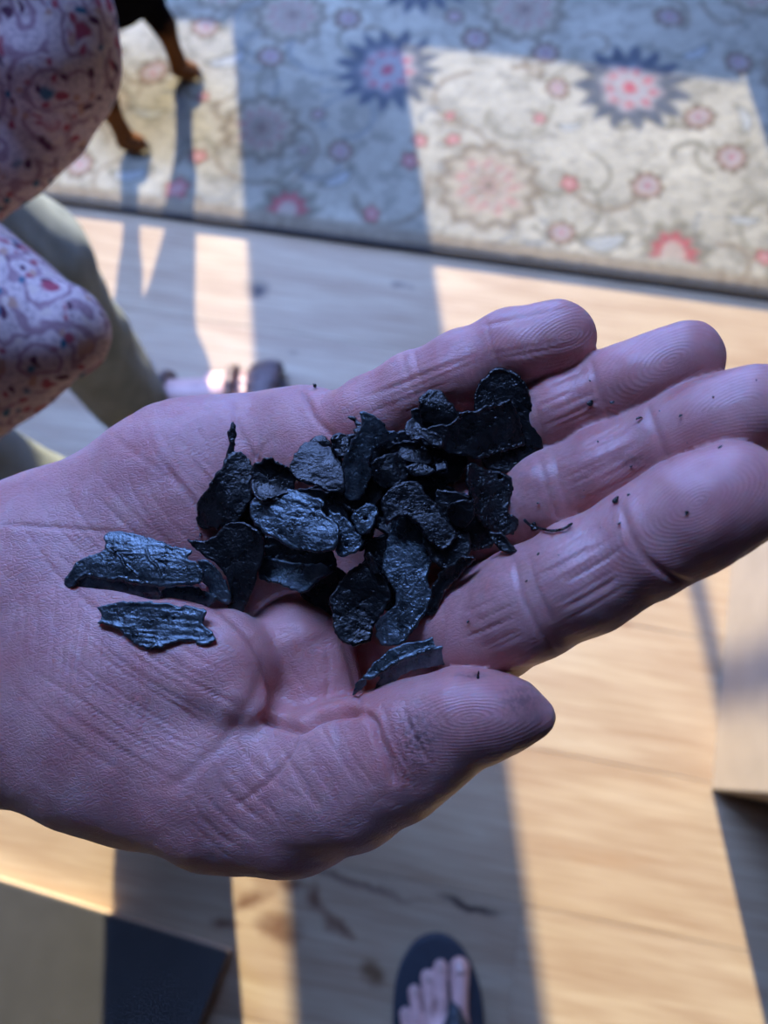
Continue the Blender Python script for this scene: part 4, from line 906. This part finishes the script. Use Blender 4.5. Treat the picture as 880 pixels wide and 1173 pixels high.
    # scrolling vines over the field
    for k in range(430):
        cu, cv = rr.uniform(U0, U1), rr.uniform(V0, V0+Dp); a0 = rr.uniform(0, 6.3); R0 = rr.uniform(.022, .07); tw = rr.uniform(1.6, 3.8)*rr.choice((-1, 1)); R0 *= 1.5
        vine([(cu+R0*(1-.12*i)*math.cos(a0+tw*i/5), cv+R0*(1-.12*i)*math.sin(a0+tw*i/5)) for i in range(6)], rr.uniform(.006, .011), rr.choice((olive, tan, grey*.7, tan, olive*1.3)), .8)
    known = [(445, 80, .088, 0), (725, 100, .088, 0), (300, 148, .075, 1), (560, 212, .092, 1), (335, 18, .070, 1), (600, 10, .080, 1), (392, 172, .026, 2), (310, 66, .030, 2), (768, 20, .028, 2), (848, 72, .028, 2), (838, 182, .030, 2), (742, 215, .030, 2), (625, 60, .030, 2), (520, 20, .022, 2), (655, 210, .018, 3), (520, 158, .016, 3), (620, 135, .013, 3), (515, 130, .012, 3), (470, 185, .020, 3), (330, 238, .055, 4), (775, 290, .062, 4), (205, 215, .026, 3), (230, 110, .014, 3), (425, 245, .018, 3), (640, 268, .026, 2), (365, 132, .015, 2), (350, 175, .011, 2), (655, 145, .028, 5), (800, 60, .04, 5), (690, 280, .05, 5), (850, 250, .03, 5), (390, 205, .04, 5), (260, 70, .05, 5), (120, 120, .05, 1), (150, 200, .045, 5), (170, 130, .035, 5)]
    taken = []
    for px, py, R, k in known:
        a, b = uv(px, py)
        if k == 5: flower(a, b, R, 5, rr.uniform(-1, 1))
        else: flower(a, b, R, k, rr.uniform(0, 1))
        taken.append((a, b, R))
    for i in range(600):
        R = rr.choice((.085, .07, .03, .03, .025, .018, .04, .055)); k5 = 0; k = {.085: rr.choice((0, 1)), .07: 1, .03: 2, .025: 2, .018: 3, .04: 5, .055: 5}[R]
        a, b = rr.uniform(U0, U1), rr.uniform(V0+.02, V0+Dp)
        if any((a-x)**2+(b-y)**2 < (R+r_+.008)**2 for x, y, r_ in taken): continue
        flower(a, b, R, k, rr.uniform(0, 3)); taken.append((a, b, R))
    eg = (Vv-V0); m = np.clip((.034-eg)/.012, 0, 1); put(m, tan*1.1, .8)
    Cc *= (1+.10*fbm(P, 90, 60, 2).reshape(U.shape)[..., None])
    Z = .012+.0006*fbm(P, 120, 44, 2).reshape(U.shape)
    edge = np.minimum.reduce([U-U0, U1-U, Vv-V0, V0+Dp-Vv]); Z = Z-.004*np.clip(1-edge/.006, 0, 1)
    XY = U[..., None]*E1+Vv[..., None]*E2
    V = np.concatenate([XY, Z[..., None]], 2).reshape(-1, 3)
    ii = np.arange(nu)[:, None]*(nv+1)+np.arange(nv)[None, :]; Q = np.stack([ii, ii+nv+1, ii+nv+2, ii+1], 2).reshape(-1, 4)
    root = empty('area_rug', (*(E1*.1+E2*(V0+Dp/2)), 0)); tag(root, 'cream floral patterned area rug with red and slate blossoms on the wooden floor', 'rug')
    o0 = np.array(root.location)
    me = npmesh('pile', V-o0, Q); cattr(me, 'rugcol', np.clip(Cc*.74, 0, 1).reshape(-1, 3)); me.materials.append(M['rug'])
    o = bpy.data.objects.new('pile', me); COL.objects.link(o); o.parent = root
    for nm, a in (('binding', (U0-.006, V0-.010, .0005, U1+.006, V0+.001, .0105)), ('binding', (U0-.006, V0+Dp-.001, .0005, U1+.006, V0+Dp+.006, .0105)), ('binding', (U0-.006, V0, .0005, U0+.001, V0+Dp, .0105)), ('binding', (U1-.001, V0, .0005, U1+.006, V0+Dp, .0105))):
        me = boxmesh(nm, *a, bev=.003); me.transform(Matrix.Translation(-Vector(o0))); o = bpy.data.objects.new(nm, me); COL.objects.link(o); o.parent = root; me.materials.append(M['binding'])
    me = boxmesh('backing', U0, V0, .0003, U1, V0+Dp, .008); me.transform(Matrix.Translation(-Vector(o0))); o = bpy.data.objects.new('backing', me); COL.objects.link(o); o.parent = root; me.materials.append(M['binding'])
build_rug()

# ------------------------------------------------------------------ cardboard box (right) and dark-topped box (lower left)
def quadbox(name, base, z0, z1, mat_, parent, o0, bev=.002):
    import bmesh
    bm = bmesh.new(); b = [bm.verts.new((p[0]-o0[0], p[1]-o0[1], z0)) for p in base]; t = [bm.verts.new((p[0]-o0[0], p[1]-o0[1], z1)) for p in base]
    bm.faces.new(b[::-1]); bm.faces.new(t)
    for i in range(4): bm.faces.new((b[i], b[(i+1) % 4], t[(i+1) % 4], t[i]))
    bmesh.ops.recalc_face_normals(bm, faces=bm.faces[:])
    if bev: bmesh.ops.bevel(bm, geom=bm.edges[:], offset=bev, segments=2, affect='EDGES')
    me = bpy.data.meshes.new(name); bm.to_mesh(me); bm.free(); me.materials.append(mat_)
    o = bpy.data.objects.new(name, me); COL.objects.link(o); o.parent = parent; return o
def build_boxes():
    a = atz(838, 640)[:2]; b = atz(815, 905)[:2]; d = (a-b)/np.linalg.norm(a-b); n = np.array([d[1], -d[0]])
    A = a+d*.02; B = b; Wd = .34; Hh = .30
    root = empty('cardboard_box', (*((A+B)/2+n*Wd/2), 0)); tag(root, 'tan cardboard box on the sunlit planks at the right edge', 'box'); o0 = root.location
    t = .004
    def side(p, q, nm='side_panel'):
        e = (q-p)/np.linalg.norm(q-p); m = np.array([-e[1], e[0]]); quadbox(nm, [p, q, q+m*t, p+m*t], .0, Hh, M['card'], root, o0, .001)
    C_, D_ = B+n*Wd, A+n*Wd
    side(B, C_); side(C_, D_); side(D_, A); side(A, B)
    for (p, q, w_) in ((B, C_, d), (D_, A, -d)):
        w2 = w_*(np.linalg.norm(A-B)/2-.001); quadbox('top_flap', [p, q, q+w2, p+w2], Hh+.0005, Hh+.0045, M['card'], root, o0, .001)
    quadbox('packing_tape', [(A+B)/2-d*.025, (C_+D_)/2-d*.025, (C_+D_)/2+d*.025, (A+B)/2+d*.025], Hh+.005, Hh+.0056, M['card_in'], root, o0, 0)
    # dark topped box
    hz = .035; c = atz(262, 1092, hz)[:2]; l = atz(0, 1010, hz)[:2]; q = atz(228, 1173, hz)[:2]
    d1 = (l-c)/np.linalg.norm(l-c); d2 = (q-c)/np.linalg.norm(q-c); w1, w2 = .52, .36
    root = empty('storage_box', (*(c+d1*w1/2+d2*w2/2), 0)); tag(root, 'low box with a dark charcoal top and tan sides at the lower left', 'box'); o0 = root.location
    quadbox('lid', [c, c+d1*w1, c+d1*w1+d2*w2, c+d2*w2], hz-.012, hz, M['char_top'], root, o0, .0015)
    i_ = .002; quadbox('body', [c+d1*i_+d2*i_, c+d1*(w1-i_)+d2*i_, c+d1*(w1-i_)+d2*(w2-i_), c+d1*i_+d2*(w2-i_)], 0, hz-.012, M['tan_edge'], root, o0, .001)
build_boxes()
